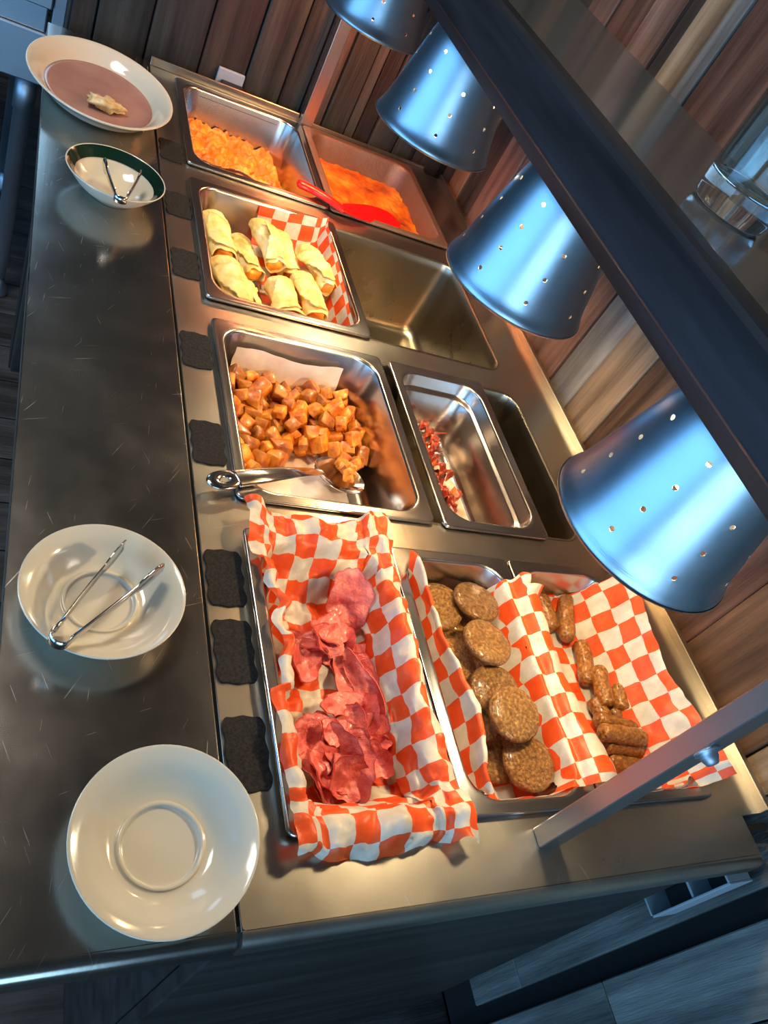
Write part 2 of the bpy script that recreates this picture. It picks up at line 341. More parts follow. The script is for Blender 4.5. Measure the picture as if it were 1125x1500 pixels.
for i, (a, b_) in enumerate(zip(xs[:-1], xs[1:])):
    t = .014 + .006 * ((i * 5) % 3) / 2; zc = 0.45 + 0.3 * ((i * 3) % 4)
    for z0, z1 in ((Z0 + .01, zc), (zc, ZC - .002)):
        box('wall_board', a + .0016, b_ - .0016, YE - t, YE - .0005, z0 + .001, z1 - .001, 'w_end' if i % 3 else 'w_dark', we, bev=.0018, seg=1)
# kitchen beyond and dining room window, both lit by day
struct(box('wall_kitchen', -2.7, 0.75, 3.72, 3.80, Z0, ZC, 'plaster'))
wl = struct(box('wall_left', -2.70, -2.62, -3.0, 3.8, Z0, ZC, 'plaster'))
def window(name, cx, cy, cz, w, h, facing):
    r = thing(name, None, None, (cx, cy, cz - h / 2)); r['kind'] = 'structure'
    t = .03
    def bx(nm, u0, u1, z0, z1, d0, d1, mn):
        if facing == 'x': box(nm, cx + d0, cx + d1, cy + u0, cy + u1, cz + z0, cz + z1, mn, r)
        elif facing == '-y': box(nm, cx + u0, cx + u1, cy + d0, cy + d1, cz + z0, cz + z1, mn, r)
        else: box(nm, cx + u0, cx + u1, cy - d1, cy - d0, cz + z0, cz + z1, mn, r)
    for s in (-1, 1):
        bx('window_frame', min(s * w / 2, s * (w / 2 + .06)), max(s * w / 2, s * (w / 2 + .06)), -h / 2 - .06, h / 2 + .06, 0, .05, 'w_dark')
        bx('window_frame', -w / 2, w / 2, min(s * h / 2, s * (h / 2 + .06)), max(s * h / 2, s * (h / 2 + .06)), 0, .05, 'w_dark')
    for u in (-w / 2, 0):
        bx('pane', u + .012, u + w / 2 - .012, -h / 2, h / 2, .006, .012, 'window_pane')
    bx('glazing_bar', -.012, .012, -h / 2, h / 2, 0, .03, 'w_dark')
window('window_1', -2.62, -0.7, 0.40, 3.0, 1.7, 'x')
window('window_3', -0.9, -3.0, 0.40, 2.2, 1.5, '-y')
window('window_2', -0.55, 3.72, 1.22, 1.1, 0.8, 'y')

cl_ = thing('ceiling_light', 'flat square ceiling light above the aisle', 'ceiling light', (-.75, .75, ZC - .08))
box('housing', -1.06, -.44, .44, 1.06, ZC - .05, ZC - .001, 'plaster', cl_, bev=.004, seg=1); box('diffuser', -1.03, -.47, .47, 1.03, ZC - .075, ZC - .051, 'diffuser', cl_, bev=.004, seg=1)
# ------------------------------------------------------------------ the counter
ROW = [-0.371, 0.0, 0.370, 0.742]       # near rim of each row of pans
cnt = thing('buffet_counter', 'stainless steel buffet counter with four wells and a front tray rail', 'counter', (0.27, 0.31, Z0))
TX0_, TX1_ = -.2285, -.0495; XR = 0.577; YN = -0.438; YF = 1.094; XL = -0.0455
bm = bmesh.new()
def ringe(P):
    vs = [bm.verts.new(p) for p in P]; return [bm.edges.new((vs[i], vs[(i + 1) % len(vs)])) for i in range(len(vs))]
ed = ringe(rr(XL, XR, YN, YF, .004, 0, 3))
openings = [(0.009, 0.524, y + .007, y + .318) for y in ROW]
for o_ in openings: ed += ringe(rr(o_[0], o_[1], o_[2], o_[3], .030, 0, 7))
bmesh.ops.triangle_fill(bm, use_beauty=True, use_dissolve=False, edges=ed)
r = bmesh.ops.extrude_face_region(bm, geom=bm.faces[:]); vs = [g for g in r['geom'] if isinstance(g, bmesh.types.BMVert)]
bmesh.ops.translate(bm, verts=vs, vec=(0, 0, -.003))
bake(bm, 'deck', 'deck', cnt)
# turned-down lips of the deck
def rolled(x0, x1, mn):
    P = [(YN + .0005, 0.0)] + [(YN - .011 * math.sin(math.radians(a_)), -.011 + .011 * math.cos(math.radians(a_))) for a_ in range(0, 91, 10)] + [(YN - .011, -.026), (YN - .0095, -.026), (YN - .0095, -.012), (YN + .0005, -.002)]
    V, Fc = loft([[Vector((x, y_, z_)) for y_, z_ in P] for x in (x0, x1)], True, True, True); o_ = put('rolled_edge', V, Fc, mn, cnt); md_ = o_.modifiers.new('es', 'EDGE_SPLIT'); md_.split_angle = math.radians(35)
rolled(XL, XR, 'deck'); rolled(TX0_, TX1_, 'tray')
for nm, a in (('deck_lip', (XL - .0005, XL + .0015, YN, YF, -.024, -.001)), ('deck_lip', (XR - .0015, XR + .0005, YN, YF, -.024, -.001))):
    box(nm, *a, 'deck', cnt, bev=.0006, seg=1)
for i, o_ in enumerate(openings):
    dep = -.165
    L = [rr(o_[0] - .0035, o_[1] + .0035, o_[2] - .0035, o_[3] + .0035, .033, .0006), rr(o_[0] - .001, o_[1] + .001, o_[2] - .001, o_[3] + .001, .031, .0010), rr(o_[0] + .001, o_[1] - .001, o_[2] + .001, o_[3] - .001, .030, -.003)]
    L += [rr(o_[0] + .002, o_[1] - .002, o_[2] + .002, o_[3] - .002, .030, -.02), rr(o_[0] + .012, o_[1] - .012, o_[2] + .012, o_[3] - .012, .030, dep + .02), rr(o_[0] + .018, o_[1] - .018, o_[2] + .018, o_[3] - .018, .030, dep + .004), rr(o_[0] + .03, o_[1] - .03, o_[2] + .03, o_[3] - .03, .03, dep)]
    V, Fc = loft(L, True, False, True); put('well', V, [tuple(reversed(f)) for f in Fc], 'well', cnt)
box('end_upstand', XL, .262, YF - .003, YF, 0, .016, 'deck', cnt, bev=.001, seg=1)
box('end_upstand', .262, XR, YF - .003, YF, 0, .007, 'deck', cnt, bev=.001, seg=1)
# cabinet below
box('end_panel', XL + .012, XR - .015, -.432, -.414, Z0, -.024, 'dark', cnt, bev=.002, seg=1)
box('end_panel', XL + .012, XR - .015, 1.05, 1.066, Z0, -.004, 'dark', cnt, bev=.002, seg=1)
box('front_panel', XL + .012, XL + .028, -.413, 1.049, Z0, -.025, 'dark', cnt, bev=.002, seg=1)
box('rear_panel', XR - .031, XR - .016, -.413, 1.049, Z0, -.025, 'dark', cnt, bev=.002, seg=1)
# tray rail in front
TX0, TX1 = -.2285, -.0495
box('tray_rail', TX0, TX1, YN, YF + .014, -.003, 0, 'tray', cnt, bev=.0012, seg=2)
box('rail_lip', TX0, TX0 + .002, YN, YF + .014, -.022, -.002, 'deck', cnt, bev=.0006, seg=1)
box('rail_lip', TX1 - .0018, TX1, YN, YF + .014, -.022, -.002, 'deck', cnt, bev=.0006, seg=1)
for yb in (-.427, .32, 1.02):
    bm = bmesh.new(); bbox(bm, -.165, -.048, yb, yb + .012, -.040, -.023, .001, 1); bbox(bm, -.078, -.034, yb - .004, yb + .018, -.055, -.0225, .001, 1)
    br = bake(bm, 'rail_bracket', 'post', cnt)
    V, Fc = lathe([(0, -.002), (.008, -.002), (.009, 0), (.007, .003), (0, .0035)], 16)
    put('bracket_bolt', [Vector((-.098 + p[0], yb - p[2] - .001, -.033 + p[1] * .55)) for p in V], Fc, 'chrome', br)
# rear ledge along the wall
bm = bmesh.new(); bbox(bm, XR + .0015, .622, -.392, 1.088, -.010, -.006, .0008, 1); bbox(bm, .620, .630, -.392, 1.088, -.010, .006, .001, 1)
bake(bm, 'rear_ledge', 'deck', cnt)
bm = bmesh.new(); bbox(bm, XR + .001, .634, -.408, -.400, -.024, -.016, .001, 1); bake(bm, 'ledge_stay', 'black', cnt)
bm = bmesh.new(); bbox(bm, XR + .001, .634, -.4235, -.419, -.034, -.027, .001, 1); bake(bm, 'ledge_stay', 'chrome', cnt)
V, Fc = lathe([(0, -.012), (.009, -.012), (.013, -.006), (.014, .002), (.010, .010), (.004, .012), (0, .012)], 20)
put('drain_knob', [p + Vector((.622, -.410, -.050)) for p in V], Fc, 'brass', cnt)
# steel utility bracket screwed to the boards beyond the counter end
ub = thing('wall_bracket', 'small open steel box bracket fixed to the grey boards', 'bracket', (.61, -.43, -.193))
for nm, a, mn in (('back_plate', (.628, .631, -.449, -.414, -.190, -.050), 'black'), ('rim', (.588, .631, -.452, -.449, -.190, -.050), 'galvanised'), ('rim', (.588, .631, -.414, -.411, -.190, -.050), 'galvanised'), ('divider', (.590, .628, -.449, -.414, -.116, -.112), 'galvanised'), ('end_plate', (.588, .631, -.449, -.414, -.193, -.190), 'galvanised'), ('end_plate', (.588, .631, -.449, -.414, -.053, -.050), 'galvanised')):
    a = a[:4] + (a[4] - .018, a[5] - .018)
    box(nm, *a, mn, ub, bev=.0006, seg=1)

# rubber menu labels stuck along the front of the deck
def plaque(name, label, yc, h=.072, x0=-.0450, x1=-.0035):
    cx = (x0 + x1) / 2; w2 = (x1 - x0) / 2; h2 = h / 2; P = []
    n = 160
    for i in range(n):
        a = 2 * math.pi * i / n + .25 * math.sin(4 * 2 * math.pi * i / n) * -.9; ca, sa = math.cos(a), math.sin(a); e = 0.22
        x = math.copysign(abs(ca) ** e, ca); y = math.copysign(abs(sa) ** e, sa)
        yy = y; x *= 1 - .10 * (.5 - .5 * math.cos(yy * 3 * math.pi)) ; y *= 1 - .05 * (.5 - .5 * math.cos(x * 2 * math.pi))
        P.append(Vector((cx + x * w2, yc + y * h2, 0)))
    L = [[p + Vector((0, 0, .0002)) for p in P], [p + Vector((0, 0, .0014)) for p in P], [Vector((cx + (p.x - cx) * .96, yc + (p.y - yc) * .975, .0019)) for p in P]]
    V, Fc = loft(L, True, True, True)
    props(put(name, V, Fc, 'black_label', loc=(cx, yc, .0002), smooth=False), label, 'label', 'black menu labels on the counter front')
for yc, lb in ((-.296, 'black scalloped label beside the near end of the ham pan'), (-.193, 'black scalloped label beside the middle of the ham pan'), (-.107, 'black scalloped label beside the far end of the ham pan'),
               (.086, 'black scalloped label beside the spoon handle at the potato pan'), (.253, 'black scalloped label beside the far half of the potato pan'), (.445, 'black scalloped label beside the near half of the burrito pan'),
               (.603, 'black scalloped label beside the far half of the burrito pan'), (.772, 'black scalloped label beside the scrambled egg pan')):
    plaque('menu_label', lb, yc)

# ------------------------------------------------------------------ gantry with shelf
gx = 0.276
gan = thing('lamp_gantry', 'steel post gantry carrying a glossy dark shelf with black wooden fascia', 'shelf unit', (gx, .33, 0))
for (ya, yb) in ((-.404, -.384), (1.0695, 1.0895)):
    p_ = box('post', gx - .013, gx + .013, ya, yb, .0, .462, 'post', gan, bev=.0015, seg=2)
    if ya < 0:
        V, Fc = lathe([(0, .012), (.005, .011), (.0075, .006), (.008, .002), (.011, .002), (.011, 0), (0, 0)], 18)
        put('acorn_bolt', [Vector((.270 + p[0], ya - p[2], .226 + p[1])) for p in V], Fc, 'table', p_)
SX0, SX1, SZ = .146, .392, .497
box('shelf_board', SX0 + .022, SX1, -.47, 1.125, SZ - .035, SZ, 'shelf', gan, bev=.002, seg=2)
# fascia: tall face with a chamfered lower edge and eased top edge
prof = [(SX0 + .021, SZ + .0005), (SX0 + .006, SZ + .0005), (SX0 + .0015, SZ - .002), (SX0, SZ - .007), (SX0, SZ - .052), (SX0 + .0012, SZ - .054), (SX0 + .0045, SZ - .067), (SX0 + .021, SZ - .068)]
L = [[Vector((x, y, z)) for x, z in prof] for y in (-.47, -.2, .3, .8, 1.125)]
V, Fc = loft(L, True, True, True); put('fascia', V, Fc, 'fascia', gan, smooth=False)

# ------------------------------------------------------------------ heat lamps
def lamp(yc, label, color, power, bulbmat):
    zr = .262; xc = .284; R_ = .093
    r = thing('heat_lamp', label, 'heat lamp', (xc, yc, zr), 'heat lamps in a row under the shelf')
    prof = [(R_, 0), (R_ - .0005, .004), (R_ - .006, .018), (.0800, .050), (.0715, .090), (.0625, .130), (.052, .150), (.040, .158)]
    pts = smoothpts([(p[0], 0, p[1]) for p in prof], 4)
    n = 64; th = .0011
    out = [(p.x, p.z) for p in pts]; inn = [(p.x - th, p.z) for p in reversed(pts)]
    V, Fc = lathe([(R_ - .0012, -.0015), (R_ + .0006, -.001), (R_ + .0010, .001)] + out + inn + [(R_ - .0020, 0), (R_ - .0012, -.0015)], n, c=(xc, yc, zr))
    # ventilation holes: four rows of eight bored through the shade
    sh = put('shade', V, Fc, 'shade', r)
    bm = bmesh.new()
    for row, (zz, rad_, ph) in enumerate(((.026, .086, 0), (.056, .079, 0), (.086, .072, 0), (.116, .066, 0))):
        for k in range(8):
            a = math.radians(45 * k + 22 + 3.5 * row)
            mtx = Matrix.Translation((math.cos(a) * rad_, math.sin(a) * rad_, zz)) @ Matrix.Rotation(a, 4, 'Z') @ Matrix.Rotation(math.radians(90), 4, 'Y')
            bmesh.ops.create_cone(bm, cap_ends=True, segments=10, radius1=.0025, radius2=.0025, depth=.022, matrix=mtx)
    cm = bpy.data.meshes.new('hole_cutter'); bm.to_mesh(cm); bm.free()
    co = bpy.data.objects.new('hole_cutter', cm); col.objects.link(co); co.location = (xc, yc, zr)
    bpy.context.view_layer.update()
    md = sh.modifiers.new('holes', 'BOOLEAN'); md.object = co; md.operation = 'DIFFERENCE'; md.solver = 'EXACT'
    dg = bpy.context.evaluated_depsgraph_get(); me = bpy.data.meshes.new_from_object(sh.evaluated_get(dg))
    sh.modifiers.clear(); sh.data = me
    for p in me.polygons: p.use_smooth = True
    md2 = sh.modifiers.new('es', 'EDGE_SPLIT'); md2.split_angle = math.radians(40)
    bpy.data.objects.remove(co); bpy.data.meshes.remove(cm)
    V, Fc = lathe([(0, .155), (.044, .155), (.044, .160), (.030, .170), (.024, .175), (.024, .199), (0, .199)], 32, c=(xc, yc, zr)); put('cap', V, Fc, 'post', r)
    V, Fc = lathe([(0, .094), (.016, .095), (.020, .105), (.020, .150), (0, .152)], 20, c=(xc, yc, zr)); put('socket', V, Fc, 'black', r)
    V, Fc = lathe([(0, .056), (.012, .057), (.023, .063), (.028, .072), (.027, .082), (.018, .092), (.012, .096), (0, .096)], 24, c=(xc, yc, zr)); put('bulb', V, Fc, bulbmat, r)
    l = bpy.data.lights.new('heat_lamp_light', 'POINT'); l.energy = power; l.color = color; l.shadow_soft_size = .018
    lo = bpy.data.objects.new('heat_lamp_light', l); col.objects.link(lo); lo.parent = r; lo.location = (0, 0, .034)
WARM = (1.0, 0.74, 0.42); RED = (1.0, 0.30, 0.10)
lamp(-.203, 'perforated aluminium heat lamp over the sausage pans', WARM, 4.6, 'bulb')
lamp(.168, 'perforated aluminium heat lamp over the bacon and potato pans', (1.0, .55, .22), 4.0, 'bulb')
lamp(.548, 'perforated aluminium heat lamp over the burrito pan and the empty well', WARM, 4.6, 'bulb')
lamp(.955, 'perforated aluminium heat lamp over the egg and casserole pans', RED, 3.6, 'bulb_red')

# ------------------------------------------------------------------ drinking glass on the shelf
gl = thing('drinking_glass', 'clear drinking glass with thick base standing on the dark shelf', 'glass', (.248, -.062, SZ + .0005))
gc = (.248, -.062, SZ + .0005)
V, Fc = lathe([(0, .0), (.030, .0), (.0325, .002), (.0335, .010), (.0340, .022), (.0340, .0235), (.028, .0235), (0, .022)], 48, c=gc); put('base', V, Fc, 'glass', gl)
V, Fc = lathe([(.0340, .0238), (.0350, .034), (.0385, .13), (.0386, .1315), (.0376, .1320), (.0368, .131), (.0335, .036), (.0325, .0265)], 64, c=gc); put('wall', V, Fc, 'thin_glass', gl)

# ------------------------------------------------------------------ food pans
def pan(name, label, x0, y0, w, l, depth, z=.004, mat='pan', step=True, group='steel food pans set in the counter wells', ridge=False):
    x1, y1 = x0 + w, y0 + l; t = .0009
    def q(i, r, zz): return rr(x0 + i, x1 - i, y0 + i, y1 - i, r, z + zz, 9)
    fl = .013
    L = [q(.0012, .008, -.0045), q(0, .008, -.003), q(0, .008, -.0005), q(.0012, .008, .0008), q(.003, .009, .0009), q(fl - .003, .034, .0004), q(fl - .001, .036, .0009), q(fl + .0015, .036, .0002), q(fl + .003, .035, -.0035)]
    if ridge: L += [q(fl + .0045, .034, -.022), q(fl + .006, .034, -.0245), q(fl + .010, .033, -.026), q(fl + .0115, .033, -.029)]
    bot = -depth; k0 = .0125 if ridge else .004
    L += [q(fl + k0 + .008, .033, bot + .022), q(fl + k0 + .010, .032, bot + .012), q(fl + k0 + .014, .030, bot + .004), q(fl + k0 + .020, .026, bot + .0006), q(fl + k0 + .026, .022, bot)]
    no = len(L[0])
    V, Fc = loft(L, True, False, True)
    # outside skin
    L2 = [q(.0012, .008, -.0045), q(.0024, .008, -.0012), q(fl - .001, .034, -.0012), q(fl + .001, .034, -.006), q(fl + k0 + .006, .032, bot + .015), q(fl + k0 + .018, .026, bot - .0012), q(fl + k0 + .026, .02, bot - .0014)]
    V2, F2 = loft(L2, True, False, True); F2 = [tuple(reversed([i + len(V) for i in f])) for f in F2]
    o = put(name, V + V2, Fc + F2, mat, loc=((x0 + x1) / 2, (y0 + y1) / 2, z + bot - .0014))
    md = o.modifiers.new('es', 'EDGE_SPLIT'); md.split_angle = math.radians(60)
    return props(o, label, 'food pan', group)
PX = [-.002, .1835, .3615]
pan('food_pan', 'narrow steel pan lined with checked paper holding ham slices', PX[0], ROW[0] - .004, .180, .329, .066, z=.012)
pan('food_pan', 'narrow steel pan lined with checked paper holding sausage patties', PX[1], ROW[0], .176, .325, .066, z=.0062)
pan('food_pan', 'narrow steel pan lined with checked paper holding sausage links', PX[2], ROW[0], .176, .325, .066, z=.0062)
pan('food_pan', 'wide deep steel pan of roast potatoes with a spoon', 0, ROW[1], .265, .325, .100, z=.006)
pan('food_pan', 'narrow steel pan with a stepped wall holding a little bacon', .2785, ROW[1] - .003, .176, .325, .100, z=.0062, ridge=True)
pan('food_pan', 'wide steel pan of burritos with checked paper at one corner', -.002, ROW[2], .265, .325, .075, z=.0062)
pan('food_pan', 'wide deep steel pan of scrambled eggs', -.001, ROW[3], .265, .325, .110, z=.006)
pan('food_pan', 'wide steel pan with crusted walls holding orange casserole', .2665, ROW[3], .265, .325, .075, z=.0066, mat='crust')

# ------------------------------------------------------------------ paper liners
def resample(P, d):
    P = smoothpts([Vector((p[0], 0, p[1])) for p in P], 5); s = [0]
    for a, b_ in zip(P[:-1], P[1:]): s.append(s[-1] + (b_ - a).length)
    n = max(4, int(s[-1] / d)); out = []; j = 0
    for i in range(n + 1):
        t = s[-1] * i / n
        while j < len(s) - 2 and s[j + 1] < t: j += 1
        f = (t - s[j]) / max(s[j + 1] - s[j], 1e-9); p = P[j].lerp(P[j + 1], f); out.append((p.x, p.z, t))
    return out
def liner(name, label, xp, yp, fn=None, mat='checks', d=.0042, wr_=.0022, seed=1.0, loc=None, uvo=(0, 0), rim=None, crease=0.0):
    """xp(t), yp: profiles across and along; height is the higher of the two, so the sheet lines floor and walls"""
    A = resample(xp, d) if not callable(xp) else None
    B = resample(yp, d); V = []; UV = []; nb = len(B)
    na = len(A)
    for i, (x, zx, s) in enumerate(A):
        for j, (y, zy, t) in enumerate(B):
            kk = 90.0; mx = max(zx, zy); z = mx + math.log(math.exp((zx - mx) * kk * 2) + math.exp((zy - mx) * kk * 2)) / (kk * 2)
            p = Vector((x, y, z))
            w = Vector((nz(p, 38, seed), nz(p, 38, seed + 9), nz(p, 30, seed + 21) * .8)) * wr_ + Vector((nz(p, 95, seed + 3), nz(p, 95, seed + 5), nz(p, 95, seed + 7))) * wr_ * .35
            p += w
            if crease: p.z += crease * (abs(nz(p, 26, seed + 31)) + .6 * abs(nz(p, 55, seed + 41)) - .25)
            if fn: p = fn(p, i / (na - 1), j / (nb - 1))
            if rim:       # keep the sheet above the flange of its pan, rounded corners included
                cx_, cy_, hx, hy, zr_ = rim; r0 = .036; qx = abs(p.x - cx_) - hx + r0; qy = abs(p.y - cy_) - hy + r0
                sd_ = math.hypot(max(qx, 0), max(qy, 0)) + min(max(qx, qy), 0) - r0
                if sd_ > -.03 and abs(p.x - cx_) < hx + .015 and abs(p.y - cy_) < hy + .015: p.z = max(p.z, zr_ + .0022 + min(0, sd_ + .005) * 5.0)
            V.append(p); UV.append((s + uvo[0], t + uvo[1]))
    Fc = [(i * nb + j, (i + 1) * nb + j, (i + 1) * nb + j + 1, i * nb + j + 1) for i in range(na - 1) for j in range(nb - 1)]
    o = put(name, V, Fc, mat, loc=loc or tuple(V[len(V) // 2]), uv=UV)
    return props(o, label, 'paper liner')
a, y = PX[0], ROW[0]
def f1(p, s, t):
    # free edges droop and ripple
    if t < .09: p.z += .002 * math.sin(s * 23) * (1 - t / .09); p.y += .005 * math.sin(s * 9 + 1) * (1 - t / .09)
    if t > .86: p.z += .006 * math.sin(s * 17 + .6) * (t - .86) / .14; p.y += .010 * math.sin(s * 7 + 1.2) * (t - .86) / .14
    if s < .25 and .45 < t < .8: p.x += .012 * math.sin((t - .45) / .35 * math.pi) * math.sin(t * 60) * .5 + .012 * (1 - s / .25); p.z += .010 * math.sin((t - .45) / .35 * math.pi)
    if s > .72: p.x -= .010 * math.sin(t * math.pi); p.z += .004 * math.sin(t * 14)
    return p
liner('checked_paper', 'crumpled red and white checked paper lining the ham pan', [(a + .004, .0145), (a + .013, .0175), (a + .022, .006), (a + .034, -.042), (a + .050, -.047), (a + .118, -.047), (a + .142, -.040), (a + .158, -.010), (a + .170, .0185), (a + .181, .0185), (a + .187, .012)],
      [(y - .0215, .0015), (y - .0145, .015), (y + .006, .019), (y + .024, -.005), (y + .045, -.044), (y + .080, -.047), (y + .220, -.047), (y + .262, -.040), (y + .300, -.004), (y + .318, .019), (y + .340, .0200), (y + .352, .014)], f1, seed=2.3, wr_=.0048, crease=.016, uvo=(.004, .01), rim=(a + .090, y + .1605, .090 - .013, .1645 - .013, .012))
a = PX[1]
def f2(p, s, t):
    if s < .22:
        k = 1 - s / .22
        p.x += .026 * k * max(0.0, math.sin(t * math.pi)) ** .5 * (1 - .3 * math.cos(t * 9)); p.z += .006 * k
        if t > .88: p.z += (t - .88) / .12 * .030 * k; p.x -= .012 * k * (t - .88) / .12
        if t < .15: p.x += .022 * k * (1 - t / .15); p.z -= .010 * k * (1 - t / .15)
    if s > .86:
        k = (s - .86) / .14; p.x += .014 * k * (1 - t) + .004 * k; p.z += .010 * k * math.sin(t * 8 + .5)
        if t > .9: p.z += .022 * k * abs(math.sin(t * 40)); p.x -= .02 * k * (t - .9) / .1
    return p
liner('checked_paper', 'red and white checked paper standing up around the sausage patties', [(a + .016, .010), (a + .012, .012), (a + .020, -.004), (a + .030, -.050), (a + .046, -.0565), (a + .125, -.0565), (a + .146, -.048), (a + .160, -.012), (a + .172, .016), (a + .188, .015), (a + .198, -.002)],
      [(y + .022, -.018), (y + .030, -.040), (y + .042, -.0565), (y + .10, -.0565), (y + .24, -.0565), (y + .276, -.0565), (y + .290, -.045)], f2, seed=5.1, wr_=.0030, crease=.005, rim=(a + .088, y + .1625, .088 - .013, .1625 - .013, .005))
a = PX[2]
def f3(p, s, t):
    if s > .62:
        k = (s - .62) / .38; p.z += .006 * k * math.sin(t * 9); p.x += .006 * k * math.sin(t * 6 + 1)
        if t < .12: p.x += .012 * k * (1 - t / .12)
    return p
liner('checked_paper', 'red and white checked paper rising along the wall side of the sausage links', [(a + .030, -.040), (a + .040, -.0575), (a + .060, -.0585), (a + .085, -.0585), (a + .110, -.050), (a + .136, -.018), (a + .156, .014), (a + .172, .040)],
      [(y + .012, .008), (y + .022, -.020), (y + .036, -.055), (y + .07, -.0585), (y + .24, -.0585), (y + .282, -.0585), (y + .292, -.048), (y + .300, -.034)], f3, seed=8.8, wr_=.0024, crease=.005, rim=(a + .088, y + .1625, .088 - .013, .1625 - .013, .003))
# corner sheet behind the burritos
def fb(p, s, t):
    p.z += .018 * s * t; return p
b0 = ROW[2]
liner('checked_paper', 'corner of checked paper sticking up behind the burritos', [(.120, -.060), (.200, -.063), (.226, -.055), (.236, -.020), (.242, .000)], [(b0 + .035, -.064), (b0 + .12, -.064), (b0 + .255, -.060), (b0 + .288, -.040), (b0 + .300, -.008), (b0 + .3045, .004)], fb, seed=12.2, wr_=.0018)
# parchment under the potatoes
def fp(p, s, t):
    if t > .8: p.z += .004 * math.sin(s * 8)
    return p
props(liner('parchment_sheet', 'white parchment sheet under the roast potatoes', [(.040, -.084), (.052, -.0900), (.12, -.0905), (.195, -.0905), (.205, -.089)], [(.018, -.028), (.028, -.075), (.040, -.0905), (.12, -.0905), (.26, -.0905), (.283, -.086), (.291, -.05), (.297, -.014)], fp, 'parchment', seed=15.5, wr_=.0022), cat='parchment')
props(liner('parchment_sheet', 'greasy parchment sheet under the bacon', [(.318, -.050), (.326, -.086), (.340, -.0915), (.37, -.0915), (.395, -.0915), (.408, -.089)], [(.026, -.062), (.034, -.084), (.046, -.0915), (.12, -.0915), (.20, -.0915), (.215, -.088)], None, 'greasy', seed=18.1, wr_=.003), cat='parchment')

# ------------------------------------------------------------------ food: shared shapes
def blob_mesh(name, sx, sy, sz, seed, e=.55, amp=.12, fr=55, mat=None, res=3):
    bm = bmesh.new(); bmesh.ops.create_cube(bm, size=2.0); bmesh.ops.subdivide_edges(bm, edges=bm.edges[:], cuts=res, use_grid_fill=True)
    for v in bm.verts:
        n_ = v.co.normalized(); c = v.co.lerp(n_ * 1.25, e)
        c = Vector((c.x * sx, c.y * sy, c.z * sz)); c *= 1 + amp * nz(c, fr, seed) + amp * .5 * nz(c, fr * 2.3, seed + 4); v.co = c
    me = bpy.data.meshes.new(name); bm.to_mesh(me); bm.free()
    me.polygons.foreach_set('use_smooth', [True] * len(me.polygons)); me.materials.append(M[mat]); return me
# potatoes
def chunk(seed, sx, sy, sz):
    rc = random.Random(seed); bm = bmesh.new()
    for sx_ in (-1, 1):
        for sy_ in (-1, 1):
            for sz_ in (-1, 1): bm.verts.new((sx * sx_ * rc.uniform(.62, 1.12), sy * sy_ * rc.uniform(.62, 1.12), sz * sz_ * rc.uniform(.62, 1.12)))
    for k in range(4):
        d_ = Vector((rc.uniform(-1, 1), rc.uniform(-1, 1), rc.uniform(-1, 1))).normalized(); bm.verts.new((d_.x * sx * 1.15, d_.y * sy * 1.15, d_.z * sz * 1.15))
    h = bmesh.ops.convex_hull(bm, input=bm.verts[:]); bmesh.ops.delete(bm, geom=list({g for g in h['geom_interior'] + h['geom_unused'] if isinstance(g, bmesh.types.BMVert)}), context='VERTS')
    bmesh.ops.dissolve_limit(bm, angle_limit=.30, verts=bm.verts[:], edges=bm.edges[:])
    bmesh.ops.bevel(bm, geom=bm.edges[:], offset=.0022, segments=2, profile=.5, affect='EDGES', clamp_overlap=True)
    bmesh.ops.recalc_face_normals(bm, faces=bm.faces[:])
    me = bpy.data.meshes.new('roast_potato'); bm.to_mesh(me); bm.free(); me.polygons.foreach_set('use_smooth', [True] * len(me.polygons)); me.materials.append(M['potato']); return me
pm = [chunk(sd_, .0118 * a_, .0128 * b_, .0108 * c_) for a_, b_, c_, sd_ in ((1, 1, 1, 1), (1.2, .85, 1, 5), (.85, 1.2, .9, 9), (1.05, 1.1, 1.0, 14), (.8, .85, .85, 19), (1.2, 1.0, .8, 23), (1.0, .8, 1.1, 31), (.95, 1.05, .75, 37))]
poly = [(330, 540), (372, 545), (430, 578), (470, 560), (512, 590), (528, 640), (540, 690), (508, 684), (470, 668), (438, 655), (415, 668), (395, 690), (372, 708), (346, 712), (336, 640)]
rnd = random.Random(3); cnt_p = 0
def ptop(x, y_): return -.036 - .010 * (1 - min(1, max(0, y_ / .28))) * 2.2 + .004 * nz((x, y_, 0), 22, 3)
for lay in range(3):
    for ix in range(10):
        for iy in range(13):
            x = .034 + ix * .0232 + (.0116 if (iy + lay) % 2 else 0) + rnd.uniform(-.003, .003); y_ = .040 + iy * .0212 + (.009 if lay % 2 else 0) + rnd.uniform(-.003, .003)
            z_ = -.078 + lay * .0180 + rnd.uniform(-.002, .002)
            if x > .232 or y_ > .283 - .0 or y_ < .035 or z_ > ptop(x, y_): continue
            u, v_ = pr((x, y_, z_))
            if not inpoly(u, v_, poly): continue
            if (lay == 0 and z_ < ptop(x, y_) - .034): continue
            o = link('roast_potato', pm[rnd.randrange(8)], None); o.location = (x, y_, z_); o.rotation_euler = (rnd.uniform(-1.4, 1.4), rnd.uniform(-1.4, 1.4), rnd.uniform(0, 6.28))
            s_ = rnd.uniform(.80, 1.14); o.scale = (s_, s_, s_); props(o, 'diced golden roast potato in the potato heap', 'potato', 'roast potatoes in the deep pan'); cnt_p += 1
print('potatoes', cnt_p)
